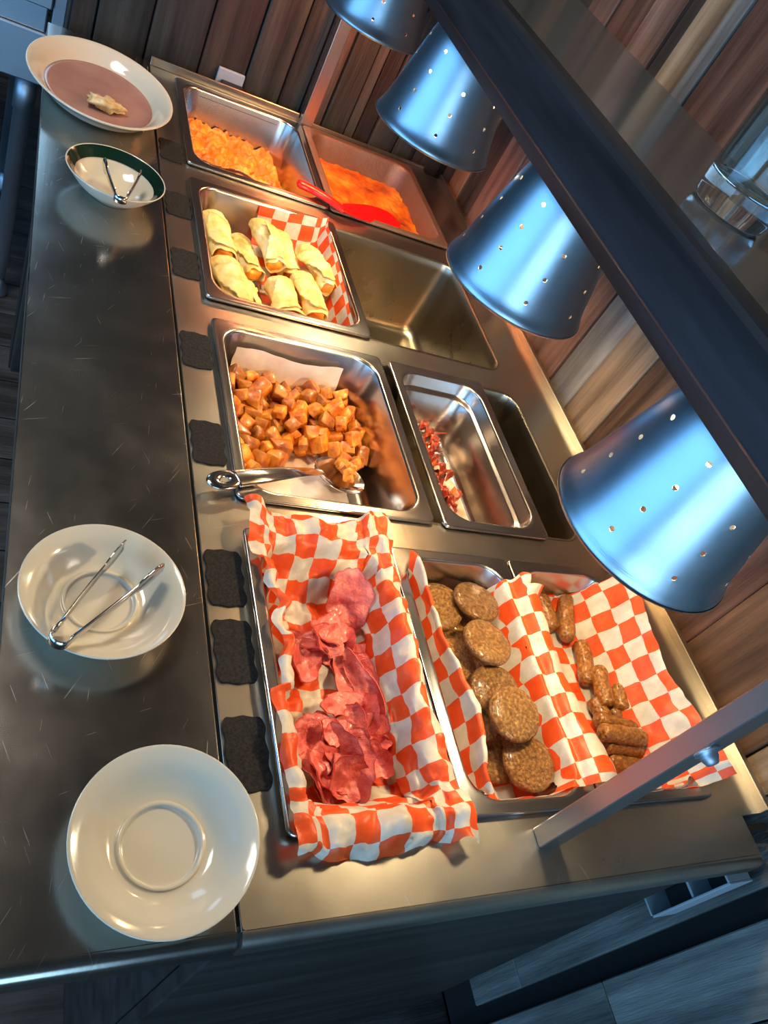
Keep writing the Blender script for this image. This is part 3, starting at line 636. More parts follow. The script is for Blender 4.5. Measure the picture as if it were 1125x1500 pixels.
# sausage patties: pixel centre, height, tilt towards (dx, dy)
def patty_mesh(seed):
    prof = [(0, -.0062), (.012, -.0064), (.022, -.0062), (.0268, -.0050), (.0292, -.002), (.0294, .002), (.0272, .0050), (.022, .0064), (.012, .0068), (.004, .0066), (0, .0066)]
    V, Fc = lathe(prof, 40)
    out = []
    for p in V:
        rr_ = 1 + .035 * nz(Vector((p.x, p.y, 0)), 60, seed) + .015 * nz(Vector((p.x, p.y, 0)), 160, seed)
        out.append(Vector((p.x * rr_, p.y * rr_, p.z + .0012 * nz(p, 90, seed) + .0008 * nz(p, 220, seed))))
    me = mesh('sausage_patty', out, Fc); me.materials.append(M['patty']); return me
pat = [patty_mesh(s_) for s_ in (1, 6, 11)]
PL = [(660, 898, -.047, 0.1, .1), (664, 955, -.047, .1, -.1), (690, 1010, -.046, .05, -.1), (700, 1062, -.046, .1, .1), (722, 1108, -.046, .0, -.1), (735, 968, -.046, -.15, .1), (745, 1062, -.044, -.1, .1), (712, 902, -.046, -.1, .0), (772, 1115, -.044, -.1, .1),
      (676, 855, -.040, .2, .2), (643, 888, -.033, .35, .1), (668, 972, -.030, .30, .05), (697, 1050, -.030, .32, .05), (725, 1012, -.032, -.25, .1), (700, 873, -.024, .12, -.25), (713, 941, -.022, -.18, -.10), (753, 1046, -.022, .22, -.22), (785, 1131, -.022, -.22, -.12)]
PLL = {14: 'flat browned patty nearest the bare steel end wall of its pan', 15: 'round browned patty lying flat on top, second in the row along the paper', 16: 'tilted golden patty on top, third in the row along the paper', 17: 'large golden patty on top at the near rim of its pan', 10: 'glistening patty tucked under the paper flap at the far end', 11: 'glistening patty under the middle of the paper flap', 12: 'glistening patty under the near half of the paper flap', 13: 'patty wedged under the tilted golden patty'}
placed = []
for i, (u, v_, z_, tx, ty) in enumerate(PL):
    if i < 10 and any((onz(u, v_, z_) - c_).xy.length < .050 for c_ in placed): continue
    for it_ in range(4):      # settle on the patties already there
        q_ = onz(u, v_, z_); q_.x = min(max(q_.x, PX[1] + .063), PX[1] + (.113 if i < 10 else .122)); need = max([c_.z + .0150 for c_ in placed if (q_ - c_).xy.length < .054 and i >= 10] + [z_]); z_ = min(need, .004)
    tx *= .5; ty *= .5; o = link('sausage_patty', pat[i % 3], None); o.scale = (1.08, 1.08, 1.0); p = onz(u, v_, z_); p.x = min(max(p.x, PX[1] + .063), PX[1] + (.113 if i < 10 else .122)); p.y = min(max(p.y, ROW[0] + .062), ROW[0] + .268); o.location = p; placed.append(p.copy())
    o.rotation_euler = (ty, -tx, i * 1.3); props(o, PLL.get(i, 'browned sausage patty lying under other patties in the checked paper pan'), 'sausage patty', 'sausage patties')
# sausage links
LK = [((828, 874), (831, 938), -.040), ((849, 940), (860, 1002), -.042), ((877, 978), (889, 1026), -.032), ((900, 978), (912, 1042), -.034), ((868, 1022), (880, 1048), -.044), ((872, 1052), (938, 1068), -.036), ((879, 1072), (945, 1082), -.026), ((884, 1093), (940, 1101), -.034), ((888, 1112), (928, 1118), -.044), ((790, 872), (797, 890), -.045), ((893, 1035), (902, 1052), -.046)]
LKL = ['sausage link lying lengthwise below the bare steel end wall, touching the checked floor', 'sausage link lying lengthwise between the end wall link and the heap', 'left one of two parallel links leaning above the crossed heap', 'right one of two parallel links against the rising checked paper', 'glossy link under the crossed heap beside the folded paper', 'upper of three crosswise links in the heap', 'dark crosswise link on top of the heap', 'lower of three crosswise links in the heap', 'link stub at the heap end beside the slanting steel post', 'link half hidden behind the folded edge of the paper', 'dark link buried under the two parallel links']
for i, (p0, p1, z_) in enumerate(LK):
    z_ += .005 + (.006 if i == 6 else 0); A_ = onz(*p0, z_); B_ = onz(*p1, z_); d_ = (B_ - A_)
    if d_.length < .05: B_ = A_ + d_.normalized() * .056; d_ = B_ - A_
    ln = d_.length; c_ = (A_ + B_) / 2; bend = .003 * math.sin(i * 2.1)
    path = smoothpts([(-ln / 2, 0, 0), (-ln / 5, bend, 0), (ln / 5, bend, 0), (ln / 2, 0, 0)], 7)
    V, Fc = tube(path, lambda t: .0102 * (max(0.0, 1 - abs(2 * t - 1) ** 7)) ** .5 * (1 + .05 * math.sin(t * 19 + i)) + .0012, 14)
    V = [p * (1 + .0) + Vector((0, nz(p, 120, i) * .0007, nz(p, 120, i + 4) * .0007)) for p in V]
    me = mesh('sausage_link', V, Fc); me.materials.append(M['link'])
    o = link('sausage_link', me, None); o.location = c_; o.rotation_euler = (0, 0, math.atan2(d_.y, d_.x)); props(o, LKL[i], 'sausage link', 'sausage links')
# ham slices
def slice_(u, v_, z_, sx, sy, rot, tilt=(0, 0), curl=.010, seed=1.0, mat='ham', name='ham_slice', lab=None):
    nr, na = 14, 64; V = []; c_ = onz(u, v_, z_)
    top = []; 
    for i in range(nr + 1):
        for j in range(na):
            a_ = 2 * math.pi * j / na; e = 1 + .26 * noise.noise(Vector((math.cos(a_) * 1.5 + seed, math.sin(a_) * 1.5, seed))) + .12 * noise.noise(Vector((math.cos(a_) * 4 + seed, math.sin(a_) * 4, seed)))
            rr_ = i / nr * e; x = math.cos(a_) * rr_ * sx; y_ = math.sin(a_) * rr_ * sy
            h = curl * ((x / sx) ** 2 * 1.0 + .5 * math.sin(y_ / sy * 2.2 + seed)) + .006 * nz((x, y_, 0), 42, seed) + .0030 * nz((x, y_, 0), 85, seed) + .0012 * nz((x, y_, 0), 210, seed)
            top.append(Vector((x, y_, h)))
    bot = [p + Vector((0, 0, -.0022)) for p in top]; n_ = len(top); V = top + bot; Fc = []
    for i in range(nr):
        for j in range(na):
            k = (j + 1) % na; q_ = (i * na + j, i * na + k, (i + 1) * na + k, (i + 1) * na + j)
            Fc.append(tuple(reversed(q_))); Fc.append(tuple(t_ + n_ for t_ in q_))
    for j in range(na):
        k = (j + 1) % na; b1 = nr * na; Fc.append((b1 + j, b1 + k, b1 + k + n_, b1 + j + n_))
    me = mesh(name, V, Fc); me.materials.append(M[mat])
    o = link(name, me, None); o.location = c_; o.rotation_euler = (tilt[0], tilt[1], rot)
    return props(o, lab or 'small torn ham piece folded into the heap of ham', 'ham slice', 'ham slices')
HS = [(478, 935, -.018, .022, .016, .2, (.4, .3), .008), (452, 975, -.030, .018, .014, .5, (.1, .1), .006), (530, 975, -.036, .018, .026, .1, (.0, -.2), .006), (500, 1100, -.018, .014, .022, .4, (.3, -.4), .006), (478, 1125, -.020, .020, .020, 1.0, (.2, .1), .008), (530, 1045, -.030, .016, .024, .0, (.0, -.5), .010), (545, 1110, -.032, .014, .020, .4, (.1, -.4), .008),
      (508, 885, -.014, .021, .034, -.1, (.75, -.1), .004), (438, 952, -.026, .019, .021, .3, (.2, .35), .006), (482, 925, -.022, .020, .018, .9, (.3, .2), .010), (497, 950, -.030, .016, .024, -.5, (.1, -.5), .010), (462, 945, -.031, .017, .015, 1.2, (.1, .2), .010),
      (538, 1015, -.024, .011, .042, .25, (.1, -1.0), .004), (520, 1000, -.033, .020, .036, .2, (0, -.2), .006), (498, 1030, -.020, .023, .011, .3, (.3, .1), .005), (520, 1062, -.024, .012, .022, .1, (.2, -.7), .006), (540, 1075, -.034, .018, .018, .7, (.1, -.4), .010),
      (505, 1075, -.030, .016, .018, 1.9, (.3, .3), .010), (465, 1090, -.024, .027, .025, .2, (.15, .20), .005), (488, 1073, -.015, .010, .014, .5, (.2, -.2), .004), (518, 1122, -.022, .019, .031, -.15, (.2, -.3), .008), (512, 1140, -.016, .019, .018, .4, (.5, -.1), .006), (462, 1142, -.022, .009, .026, .55, (.2, .5), .003), (548, 1092, -.036, .019, .010, .2, (.0, -.3), .008), (490, 1160, -.030, .020, .011, -.4, (.25, .1), .006)]
HL = {7: 'broad upright ham slice leaning on the far checked paper', 8: 'flat ham slice with a fatty edge beside the left paper fold', 12: 'long curled ham slice standing like a ridge along the right paper wall', 14: 'ham slice with a pale rind lying across the middle of the heap', 18: 'broad glistening ham slice at the left of the near heap', 19: 'small frilled ham flap on top of the broad glistening slice', 20: 'long ham slice at the right of the near heap', 22: 'narrow ham strip hanging over the near paper fold'}
for i, (u, v_, z_, sx, sy, rt, tl, cu) in enumerate(HS): slice_(u, v_, z_ + .003, sx * 1.15, sy * 1.15, rt, tl, cu, 3.3 + i * 2.17, lab=HL.get(i))
# burritos: pixel ends, height, radius, roll of the seam, label
BU = [((306, 322), (322, 380), -.018, .0215, .10, 'pale flour burrito lying in the far left corner of its pan'),
      ((322, 378), (352, 446), -.018, .0230, .30, 'plump pale burrito at the left wall of its pan with a bluish sheen'),
      ((345, 345), (372, 418), -.032, .0200, .55, 'burrito half hidden between the two left wall burritos and the folded one'),
      ((362, 405), (390, 455), -.034, .0205, .80, 'burrito with egg showing beside the plump left wall burrito'),
      ((372, 338), (398, 398), -.016, .0205, .45, 'burrito with a folded open end in the middle of its pan'),
      ((403, 396), (420, 464), -.020, .0210, .20, 'burrito pointing at the near rim in the middle of its pan'),
      ((412, 345), (436, 400), -.030, .0200, .65, 'yellow burrito touching the upright checked paper corner'),
      ((440, 398), (468, 470), -.020, .0205, .95, 'burrito with a torn end by the near right corner of its pan'),
      ((456, 368), (492, 432), -.020, .0200, .35, 'burrito with a folded open end beside the right wall of its pan')]
SB = []
for (p0, p1, z_, r_, roll, lb) in BU:
    A_ = onz(*p0, z_); B_ = onz(*p1, z_); d_ = B_ - A_; hl = min(d_.length + .006, .112) / 2; SB.append([(A_ + B_) / 2, d_.normalized() * hl])
for it_ in range(120):        # let the rolls push each other apart inside the pan
    for i in range(len(SB)):
        for j in range(i + 1, len(SB)):
            best = None
            for a_ in (-.8, -.4, 0, .4, .8):
                for b_ in (-.8, -.4, 0, .4, .8):
                    w = SB[i][0] + SB[i][1] * a_ - SB[j][0] - SB[j][1] * b_
                    if best is None or w.length < best.length: best = w
            if best.length < .0405:
                k_ = best.normalized() * ((.0405 - best.length) * .5); SB[i][0] += k_ * .5; SB[j][0] -= k_ * .5
    for c_, h_ in SB:
        ex = abs(h_.x) * .8 + .0215; ey = abs(h_.y) + .006
        c_.x = min(max(c_.x, .0175 + ex), .2430 - ex); c_.y = min(max(c_.y, ROW[2] + .021 + ey), ROW[2] + .302 - ey); c_.z = min(max(c_.z, -.046), -.008)
for i, (p0, p1, z_, r_, roll, lb) in enumerate(BU):
    c_, h_ = SB[i]; z_ = c_.z; r_ *= .93; ln = 2 * h_.length * 1.05; ang = math.atan2(h_.y, h_.x)
    root = thing('burrito', lb, 'burrito', (c_.x, c_.y, z_ - r_ * .8), 'burritos'); root.rotation_euler = (0, .10 * math.sin(i * 2.3), ang)
    n = 44; S_ = 36; bend = .006 * math.sin(i * 1.9)
    def ring(t, off=0.0, n=n, i=i, r_=r_, ln=ln, roll=roll, bend=bend):
        x = (t - .5) * ln; end = min(1.0, t / .16) ** .5; rad = r_ * (.30 + .70 * end) * (1 - .20 * t + .06 * math.sin(t * 9 + i)) + off; Lp = []
        for j in range(n):
            a_ = 2 * math.pi * j / n; seam = (j / n + .30 * t + roll) % 1.0
            rr_ = rad * (1 + .20 * seam); p = Vector((x, math.cos(a_) * rr_ * 1.10 + bend * math.sin(t * math.pi), math.sin(a_) * rr_ * .80 + r_ * .8))
            w = .0042 * nz(p, 34, i * 3.1) + .0020 * nz(p, 80, i + 2) + .0008 * nz(p, 210, i)
            p += Vector((.010 * nz((math.cos(a_) * .02, math.sin(a_) * .02, 0), 60, i + 8) * max(0, t - .8) / .2, math.cos(a_) * w, math.sin(a_) * w)); Lp.append(p)
        return Lp
    loops = [ring(k / S_) for k in range(S_ + 1)]
    V, Fc = loft(loops, True, True, False)
    mid = Vector((0, sum(p.y for p in loops[-1]) / n, r_ * .8)); nb_ = len(V)
    for dx, sc_ in ((0, .92), (.014, .88)): V += [Vector((p.x - dx, mid.y + (p.y - mid.y) * sc_, mid.z + (p.z - mid.z) * sc_)) for p in loops[-1]]
    for j in range(n):
        k = (j + 1) % n; Fc.append((nb_ - n + j, nb_ - n + k, nb_ + k, nb_ + j)); Fc.append((nb_ + j, nb_ + k, nb_ + n + k, nb_ + n + j))
    link('tortilla', mesh('tortilla', V, Fc), 'tortilla', root)
    # loose outer flap of the tortilla, lying over the roll
    V = []; na_ = 16; nt_ = 18
    j0 = int(n * (.10 + .05 * (i % 3)))
    for q in range(nt_ + 1):
        t = .28 + .66 * q / nt_; R0 = ring(t, .0012); wd = int(9 + 4 * math.sin(q / nt_ * 3.0 + i))
        for k in range(na_ + 1):
            f = j0 + (wd + 2) * k / na_; a0 = R0[int(f) % n]; a1 = R0[(int(f) + 1) % n]; p = a0.lerp(a1, f - int(f)); lift = .0035 * (k / na_) ** 3 + .0006
            o_ = Vector((0, p.y - mid.y, p.z - mid.z)).normalized(); V.append(p + o_ * (lift + .0012 * nz(p, 120, i)))
    Fc = [(q * (na_ + 1) + k, (q + 1) * (na_ + 1) + k, (q + 1) * (na_ + 1) + k + 1, q * (na_ + 1) + k + 1) for q in range(nt_) for k in range(na_)]
    fo = link('tortilla_flap', mesh('tortilla_flap', V, Fc), 'tortilla', root); md = fo.modifiers.new('thickness', 'SOLIDIFY'); md.thickness = .0013
    fm = blob_mesh('filling', .009, r_ * .60, r_ * .46, i, .7, .3, 110, 'egg', 5); fo = link('filling', fm, None, root); fo.location = (ln / 2 - .009, mid.y, r_ * .8)
# scrambled eggs and casserole
def heap(name, label, cat, x0, x1, y0, y1, zb, hf, mat, d=.0030, kind=True):
    nx = int((x1 - x0) / d); ny = int((y1 - y0) / d); V = []
    for i in range(nx + 1):
        for j in range(ny + 1):
            x = x0 + (x1 - x0) * i / nx; y_ = y0 + (y1 - y0) * j / ny; dx, dy, z_ = hf(x, y_); V.append(Vector((x + dx, y_ + dy, max(z_, zb))))
    Fc = [(i * (ny + 1) + j, (i + 1) * (ny + 1) + j, (i + 1) * (ny + 1) + j + 1, i * (ny + 1) + j + 1) for i in range(nx) for j in range(ny)]
    o = put(name, V, Fc, mat, loc=((x0 + x1) / 2, (y0 + y1) / 2, zb)); props(o, label, cat, None, 'stuff'); return o
e0 = ROW[3]
def eggs(x, y_):
    u = (x - .0) / .265; v_ = (y_ - e0) / .325
    base = -.058 - .020 * max(0, u - .35) / .65 + .010 * math.sin(v_ * 3.1) - .040 * max(0, u - .80) / .15
    dd = noise.voronoi(Vector((x * 62, y_ * 62, 0)))[0]; d2 = noise.voronoi(Vector((x * 120 + 4, y_ * 120, 2)))[0]
    edge = min(1, min(x - .0215, .2435 - x, y_ - e0 - .0235, e0 + .3025 - y_) / .010); edge = max(0, edge)
    z_ = base + .022 * (.45 - min(dd[0] ** 2, .9)) + .010 * (.4 - min(d2[0] ** 2, .9)) + .008 * nz((x, y_, 0), 24, 2)
    return .002 * nz((x, y_, 1), 100), .002 * nz((x, y_, 5), 100), min(z_, -.028) * 1.0 - (1 - edge) * .006
heap('scrambled_eggs', 'heap of orange yellow scrambled eggs in the deep pan', 'scrambled eggs', .026, .239, e0 + .028, e0 + .297, -.1025, eggs, 'egg', .0027)
def cass(x, y_):
    dd = noise.voronoi(Vector((x * 75, y_ * 75, 3)))[0]
    return 0, 0, -.034 + .004 * nz((x, y_, 0), 30, 6) + .002 * nz((x, y_, 0), 90, 6) + .0035 * (.5 - min(dd[0], .8)) - .006 * max(0, (y_ - e0 - .2) / .12)
heap('casserole', 'orange cheesy casserole filling the crusted pan', 'casserole', .2865, .5115, e0 + .020, e0 + .305, -.060, cass, 'gravy', .003)
# bacon strips
rb = random.Random(11)
for i in range(12):
    yc = .082 + .150 * (i / 11); L_ = rb.uniform(.050, .080); xc = .342 + .013 * (i % 3) + rb.uniform(-.003, .004); ang = math.radians(90 + rb.uniform(-38, 30)); n = 30
    zb = -.078 + .0080 * (i % 4); V = []; Fc = []; wd = rb.uniform(.013, .019); ph = rb.uniform(0, 6)
    for k in range(n + 1):
        t = k / n - .5; s_ = t * L_; h = .0055 * math.sin(t * 24 + ph); cx = max(xc + math.cos(ang) * s_ + .004 * math.sin(t * 8 + ph), .332); cy = min(max(yc + math.sin(ang) * s_, .045), .275)
        for w in (-1, -.33, .33, 1):
            for zz in (.0010, -.0010): V.append(Vector((cx - math.sin(ang) * w * wd / 2, cy + math.cos(ang) * w * wd / 2, zb + h * (1 + .4 * w) + zz + .0022 * math.sin(w * 4 + t * 40 + ph))))
    for k in range(n):
        for w in range(3):
            b_ = k * 8 + w * 2; c2 = b_ + 8; Fc += [(b_, b_ + 2, c2 + 2, c2), (b_ + 1, c2 + 1, c2 + 3, b_ + 3)]
        b_ = k * 8; c2 = b_ + 8; Fc += [(b_, c2, c2 + 1, b_ + 1), (b_ + 6, b_ + 7, c2 + 7, c2 + 6)]
    Fc += [(0, 1, 3, 2), (2, 3, 5, 4), (4, 5, 7, 6)]; b_ = n * 8; Fc += [(b_, b_ + 2, b_ + 3, b_ + 1), (b_ + 2, b_ + 4, b_ + 5, b_ + 3), (b_ + 4, b_ + 6, b_ + 7, b_ + 5)]
    o = put('bacon_strip', V, Fc, 'bacon', loc=(xc, yc, zb)); props(o, 'crisp wavy bacon strip on greasy parchment', 'bacon', 'bacon strips')
V, Fc = tube(smoothpts([(.372, .262, -.082), (.384, .268, -.076), (.398, .266, -.070), (.405, .258, -.060)], 6), lambda t: .0042 * (1 - .5 * t), 10, flat=.4)
props(put('bacon_rind', V, Fc, 'bacon', loc=(.384, .266, -.082)), 'curled dark bacon rind at the far end of the bacon pan', 'bacon')

# ------------------------------------------------------------------ utensils
def spoon():
    A_ = onz(314, 704, .013); Bp = onz(455, 692, -.010); Cc = onz(497, 696, -.050)
    r = thing('serving_spoon', 'steel serving spoon with a hanging hole resting on the potato pan rim', 'spoon', (Bp.x, Bp.y, -.06))
    path = smoothpts([onz(345, 701, .013), onz(390, 696, .010), onz(430, 692, -.004), onz(458, 691, -.030), onz(474, 692, -.046)], 8)
    V, Fc = tube(path, lambda t: .0132 - .0080 * t, 16, flat=.20); put('handle', V, Fc, 'chrome', r)
    # ring end with the hole
    ring = onz(329, 703, .013); dirv = (onz(345, 701, .013) - ring).normalized(); sd = Vector((-dirv.y, dirv.x, 0)).normalized(); V = []; n = 32; q = 10
    for i in range(n):
        a_ = 2 * math.pi * i / n
        for j in range(q):
            b_ = 2 * math.pi * j / q; rad = .0088 + .0056 * math.cos(b_); V.append(ring + dirv * (math.cos(a_) * rad * 1.55) + sd * (math.sin(a_) * rad) + Vector((0, 0, .0022 * math.sin(b_))))
    Fc = [(i * q + j, ((i + 1) % n) * q + j, ((i + 1) % n) * q + (j + 1) % q, i * q + (j + 1) % q) for i in range(n) for j in range(q)]
    put('handle_ring', V, Fc, 'chrome', r)
    ax = Vector((1, .05, -.22)).normalized(); sd = Vector((-.05, 1, 0)).normalized(); up = ax.cross(sd); c_ = onz(498, 696, -.052); loops = []
    for k in range(11):
        t = k / 10; ra = math.sin(t * math.pi / 2); dp = -(1 - ra ** 2) * .014
        loops.append([c_ + ax * (.043 * ra * math.cos(2 * math.pi * j / 36)) + sd * (.0305 * ra * math.sin(2 * math.pi * j / 36)) + up * dp for j in range(36)])
    V, Fc = loft(loops); V2 = [p + up * -.0010 for p in V]; nn = len(V); Fc2 = [tuple(reversed([i + nn for i in f])) for f in Fc]; e_ = 10 * 36
    Fc3 = [(e_ + j, e_ + (j + 1) % 36, nn + e_ + (j + 1) % 36, nn + e_ + j) for j in range(36)]
    put('bowl', V + V2, Fc + Fc2 + Fc3, 'chrome', r)
    rs = random.Random(5)
    for k in range(9):
        o = link('roast_potato', pm[k % 6], None); o.location = c_ + ax * rs.uniform(.002, .028) + sd * (rs.uniform(-.006, .020)) + Vector((0, 0, .004 + .003 * (k % 3))); o.rotation_euler = (rs.uniform(-1, 1), rs.uniform(-1, 1), rs.uniform(0, 6)); s_ = rs.uniform(.55, .8); o.scale = (s_,) * 3
        props(o, 'small diced potato piece lying in the serving spoon', 'potato', 'potato pieces in the spoon')
spoon()
def tongs(label, hinge, tips, width=.013, th=.0013):
    r = thing('serving_tongs', label, 'tongs', tuple(hinge))
    ctr = (tips[0] + tips[1]) / 2; ax = (ctr - hinge).normalized(); sd = (tips[1] - tips[0]); sd = (sd - ax * sd.dot(ax)).normalized(); up = sd.cross(ax)
    if up.z < 0: up = -up
    for s_, tip in zip((-1, 1), tips):
        st = hinge + sd * (s_ * .0065); n = 40; V = []; d_ = (tip - st); nd = d_.normalized(); sdl = (sd - nd * sd.dot(nd)).normalized()
        for k in range(n + 1):
            t = k / n; p = st + d_ * t + sdl * (s_ * .001 * math.sin(t * math.pi))
            w = width * (.42 + .25 * min(1, t * 2)); 
            if t > .70: w = width * (.67 + .42 * max(0.0, math.sin((t - .70) / .30 * math.pi)) ** .7) * (1 + .10 * abs(math.sin((t - .7) * 52)))
            for a_, b_ in ((-1, 0), (-.5, .35), (.5, .35), (1, 0)):
                V.append(p + up * (a_ * w / 2) + sdl * (s_ * b_ * .003))
        nf = len(V); V += [v_ + sdl * (s_ * th) for v_ in V]; Fc = []
        for k in range(n):
            for w in range(3):
                b_ = k * 4 + w; Fc += [(b_, b_ + 1, b_ + 5, b_ + 4), (nf + b_, nf + b_ + 4, nf + b_ + 5, nf + b_ + 1)]
            b_ = k * 4; Fc += [(b_, b_ + 4, nf + b_ + 4, nf + b_), (b_ + 3, nf + b_ + 3, nf + b_ + 7, b_ + 7)]
        Fc += [(0, nf, nf + 1, 1), (1, nf + 1, nf + 2, 2), (2, nf + 2, nf + 3, 3)]; b_ = n * 4; Fc += [(b_ + i, b_ + i + 1, nf + b_ + i + 1, nf + b_ + i) for i in range(3)]
        put('arm', V, Fc, 'chrome', r)
    # folded spring end
    loops = []
    for k in range(13):
        a_ = math.pi * k / 12; p = hinge - ax * (.004 + .006 * math.sin(a_)) - sd * (.0078 * math.cos(a_))
        loops.append([p + up * .0055, p - up * .0055])
    for q_ in (0, -1):
        pass
    V = []; Fc = []
    ext = [[hinge + ax * .012 - sd * .0078 + up * .0055, hinge + ax * .012 - sd * .0078 - up * .0055]] + loops + [[hinge + ax * .012 + sd * .0078 + up * .0055, hinge + ax * .012 + sd * .0078 - up * .0055]]
    for i, (a_, b_) in enumerate(ext):
        out = (a_ + b_) / 2 - hinge; out = (out - ax * max(0, out.dot(ax))).normalized() * .0012; V += [a_, b_, b_ + out, a_ + out]
    for i in range(len(ext) - 1):
        for j in range(4): Fc.append((i * 4 + j, i * 4 + (j + 1) % 4, (i + 1) * 4 + (j + 1) % 4, (i + 1) * 4 + j))
    Fc += [(0, 1, 2, 3), tuple((len(ext) - 1) * 4 + j for j in (3, 2, 1, 0))]
    put('spring_end', V, Fc, 'chrome', r)
tongs('steel tongs lying across the round white saucer', onz(92, 930, .036), [onz(184, 798, .036), onz(237, 831, .036)], width=.021)
tongs('short steel tongs lying in the green rimmed bowl', onz(177, 288, .047), [onz(153, 236, .041), onz(205, 254, .041)], width=.015)
# red spatula across two pans
def spatula():
    r = thing('red_spatula', 'bright red plastic spatula lying across the egg and casserole pans', 'spatula', tuple(onz(500, 305, .012)))
    path = smoothpts([onz(434, 267, .016), onz(456, 277, .016), onz(480, 291, .018), onz(505, 309, .016)], 8)
    V, Fc = tube(path, lambda t: .0125 * (max(0, 1 - (1 - min(1, t * 7)) ** 2)) ** .5 * (1 - .30 * t) + .0008, 16, flat=.5); put('handle', V, Fc, 'red_plastic', r)
    ctr = smoothpts([onz(500, 307, .016), onz(518, 313, .014), onz(540, 319, .009), onz(565, 328, .000), onz(588, 340, -.006)], 7); ctr = [q_ + Vector((0, .014 * k_ / (len(ctr) - 1) + .002, .003)) for k_, q_ in enumerate(ctr)]; loops = []; n = len(ctr)
    for k, p in enumerate(ctr):
        t = k / (n - 1); w = .0085 + .015 * math.sin(min(1.0, t * 1.1) * math.pi * .70); w *= (1 - max(0, t - .80) / .20 * .75); sd = Vector((.15, 1, .22)).normalized(); up = Vector((0, -.2, 1)).normalized()
        top = [p + sd * (w * f) + up * (.0026 * f * f + .0006 * math.cos(f * 9)) for f in (-1, -.6, -.2, .2, .6, 1)]
        loops.append(top + [q_ - up * .0024 for q_ in reversed(top)])
    V, Fc = loft(loops, True, True, True); put('blade', V, Fc, 'red_plastic', r)
spatula()
rt = thing('brown_serving_spoon', 'dark brown serving spoon half buried along the near wall of the egg pan', 'spoon', tuple(onz(345, 258, -.02)))
path = smoothpts([onz(322, 246, -.010), onz(338, 252, -.012), onz(355, 258, -.016), onz(378, 270, -.026)], 6)
V, Fc = tube(path, lambda t: .003 + .010 * max(0.0, math.sin(max(0, t - .15) / .85 * math.pi)) ** .8 if t > .15 else .003, 12, flat=.45); put('spoon_bowl', V, Fc, 'brown_plastic', rt)
V, Fc = tube(smoothpts([onz(322, 246, -.010), onz(305, 240, -.006), onz(290, 234, -.004)], 5), .0032, 10); put('handle', V, Fc, 'brown_plastic', rt)

# ------------------------------------------------------------------ crockery on the tray rail
def dish(name, label, cat, c, prof, sx=1, sy=1, tilt=(0, 0), rim=None, n=72, mat='porcelain'):
    root = thing(name, label, cat, c); root.rotation_euler = (tilt[0], tilt[1], 0)
    P = smoothpts([(p[0], 0, p[1]) for p in prof], 4); V, Fc = lathe([(max(p.x, 0), p.z) for p in P], n, sx, sy)
    link('body', mesh('body', V, Fc), mat, root)
    if rim:
        P = smoothpts([(p[0], 0, p[1]) for p in rim], 4); V, Fc = lathe([(max(p.x, 0), p.z) for p in P], n, sx, sy); link('glazed_rim', mesh('glazed_rim', V, Fc), 'green', root)
    return root
sauc = [(0, .0042), (.020, .0042), (.0280, .0044), (.0300, .0052), (.0312, .0078), (.0335, .0080), (.0350, .0066), (.041, .0082), (.050, .0140), (.060, .0225), (.068, .0270), (.0718, .0285), (.0725, .0275), (.071, .0258), (.060, .0195), (.048, .0105), (.038, .0040), (.034, .0005), (.031, 0), (.029, .0022), (0, .0022)]
p = onz(241, 1222, .029)
dish('saucer', 'plain empty cream saucer with a round cup ring at the tray end', 'saucer', (p.x + .003, p.y - .001, .0005), sauc)
p = onz(156, 858, .032)
dish('saucer', 'cream saucer with steel tongs lying on it', 'saucer', (p.x, p.y, .0005), sauc)
bowl = [(0, .005), (.020, .0055), (.036, .009), (.050, .018), (.062, .030), (.0690, .0375), (.0700, .0370), (.0695, .0355), (.062, .026), (.050, .013), (.038, .004), (.033, 0), (.030, 0), (.028, .002), (0, .002)]
p = onz(171, 253, .037)
dish('green_rimmed_bowl', 'small white bowl with a dark green rim holding short tongs', 'bowl', (p.x, p.y, .0005), bowl, rim=[(.0560, .0247), (.0600, .0288), (.0640, .0331), (.0672, .0364), (.0684, .0374), (.0686, .0366)])
p = onz(150, 119, .032)
plat = [(0, .006), (.07, .006), (.090, .0075), (.099, .012), (.108, .021), (.120, .030), (.1265, .0325), (.1275, .0312), (.126, .029), (.108, .016), (.096, .005), (.088, .0015), (.08, 0), (.077, .002), (0, .003)]
pt_ = dish('serving_platter', 'large cream oval platter with scraps left at the far end of the tray rail', 'platter', (p.x, p.y, .0005), plat, .92, 1.14)
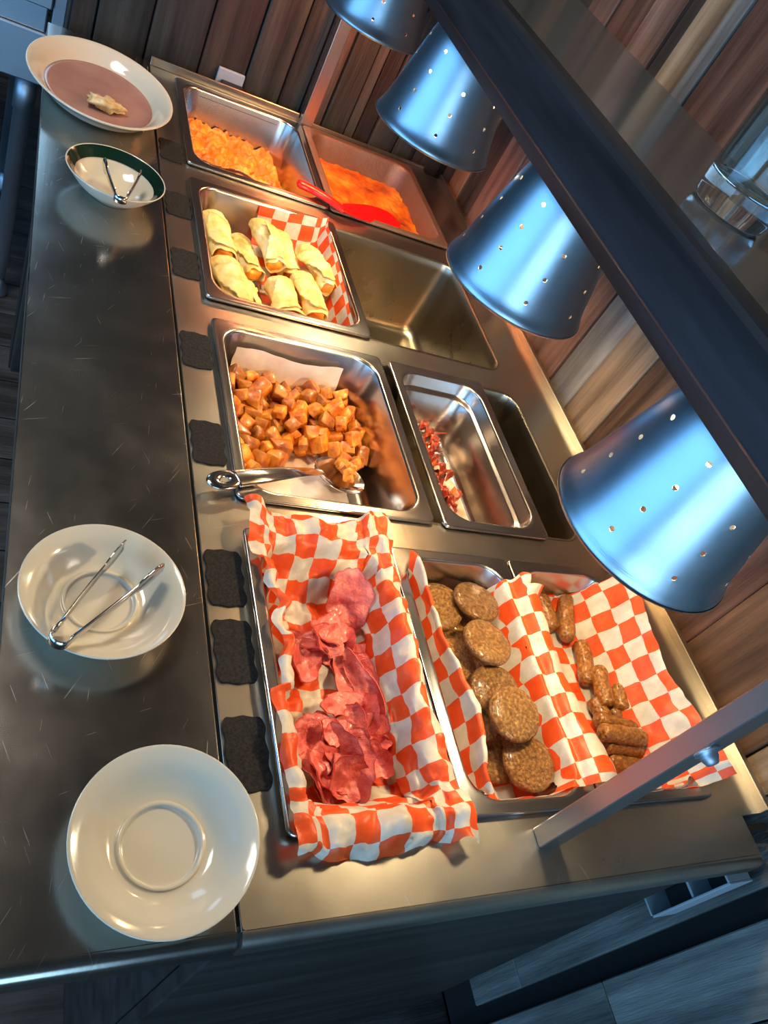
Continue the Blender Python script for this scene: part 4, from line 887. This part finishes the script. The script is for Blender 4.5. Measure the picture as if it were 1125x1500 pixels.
V, Fc = lathe([(0, .0072), (.070, .0072), (.088, .0085), (.094, .0105), (.0945, .0098)], 72, .92, 1.14); fo_ = link('red_sheen_film', mesh('red_sheen_film', V, Fc), 'film', pt_); fo_['label'] = 'brownish film with painted red sheen'  # added film disc; red light reflected in the platter is put into its colour
sc = onz(155, 152, .0175)
me = blob_mesh('egg_scrap', .024, .013, .007, 4, .5, .6, 90, 'scrap', 7); o = link('egg_scrap', me, None); o.location = sc; props(o, 'pale scrap of egg left on the oval platter', 'food scrap')
# ------------------------------------------------------------------ outlet on the end wall
q = ony(336, 118, 1.128)
ou = thing('wall_outlet', 'grey outlet plate on the dark end wall boards', 'outlet', (q.x, 1.132, q.z - .02))
box('plate', q.x - .027, q.x + .027, 1.122, 1.1305, q.z - .018, q.z + .020, 'outlet', ou, bev=.0015, seg=2)
box('plug', q.x - .018, q.x + .028, 1.098, 1.121, q.z - .024, q.z + .001, 'black', ou, bev=.003, seg=2)

# ------------------------------------------------------------------ steel work table in the kitchen beyond
tb = thing('work_table', 'blue lit stainless work table with tubular legs beyond the counter', 'table', (-.75, 1.75, Z0))
box('table_top', -1.30, -.215, 1.42, 2.05, -.095, -.065, 'table', tb, bev=.003, seg=2)
box('apron', -1.30, -.215, 1.425, 1.445, -.262, -.150, 'table', tb, bev=.003, seg=2)
box('top_rail', -1.30, -.222, 1.432, 1.446, -.149, -.096, 'table', tb, bev=.003, seg=2)
box('upright', -.213, -.186, 1.44, 1.48, -.170, .35, 'table', tb, bev=.003, seg=2)
for (x, y_) in ((-.243, 1.455), (-1.26, 1.455), (-.26, 2.0), (-1.26, 2.0)):
    V, Fc = lathe([(0, -.262), (.024, -.262), (.024, -.34), (.0205, -.342), (.0205, Z0 + .10), (.017, Z0 + .098), (.017, Z0 + .06), (0, Z0 + .06)], 24, c=(x, y_, 0)); lg = put('leg', V, Fc, 'table', tb)
    V, Fc = lathe([(0, Z0 + .06), (.014, Z0 + .059), (.020, Z0 + .035), (.028, Z0 + .012), (.026, Z0), (0, Z0)], 24, c=(x, y_, 0)); put('foot', V, Fc, 'table', lg)

# everything was laid out in deck heights: lift it so that the floor lies at zero
for o in bpy.data.objects:
    if o.parent is None and o.type not in ('CAMERA', 'LIGHT'): o.location.z += D
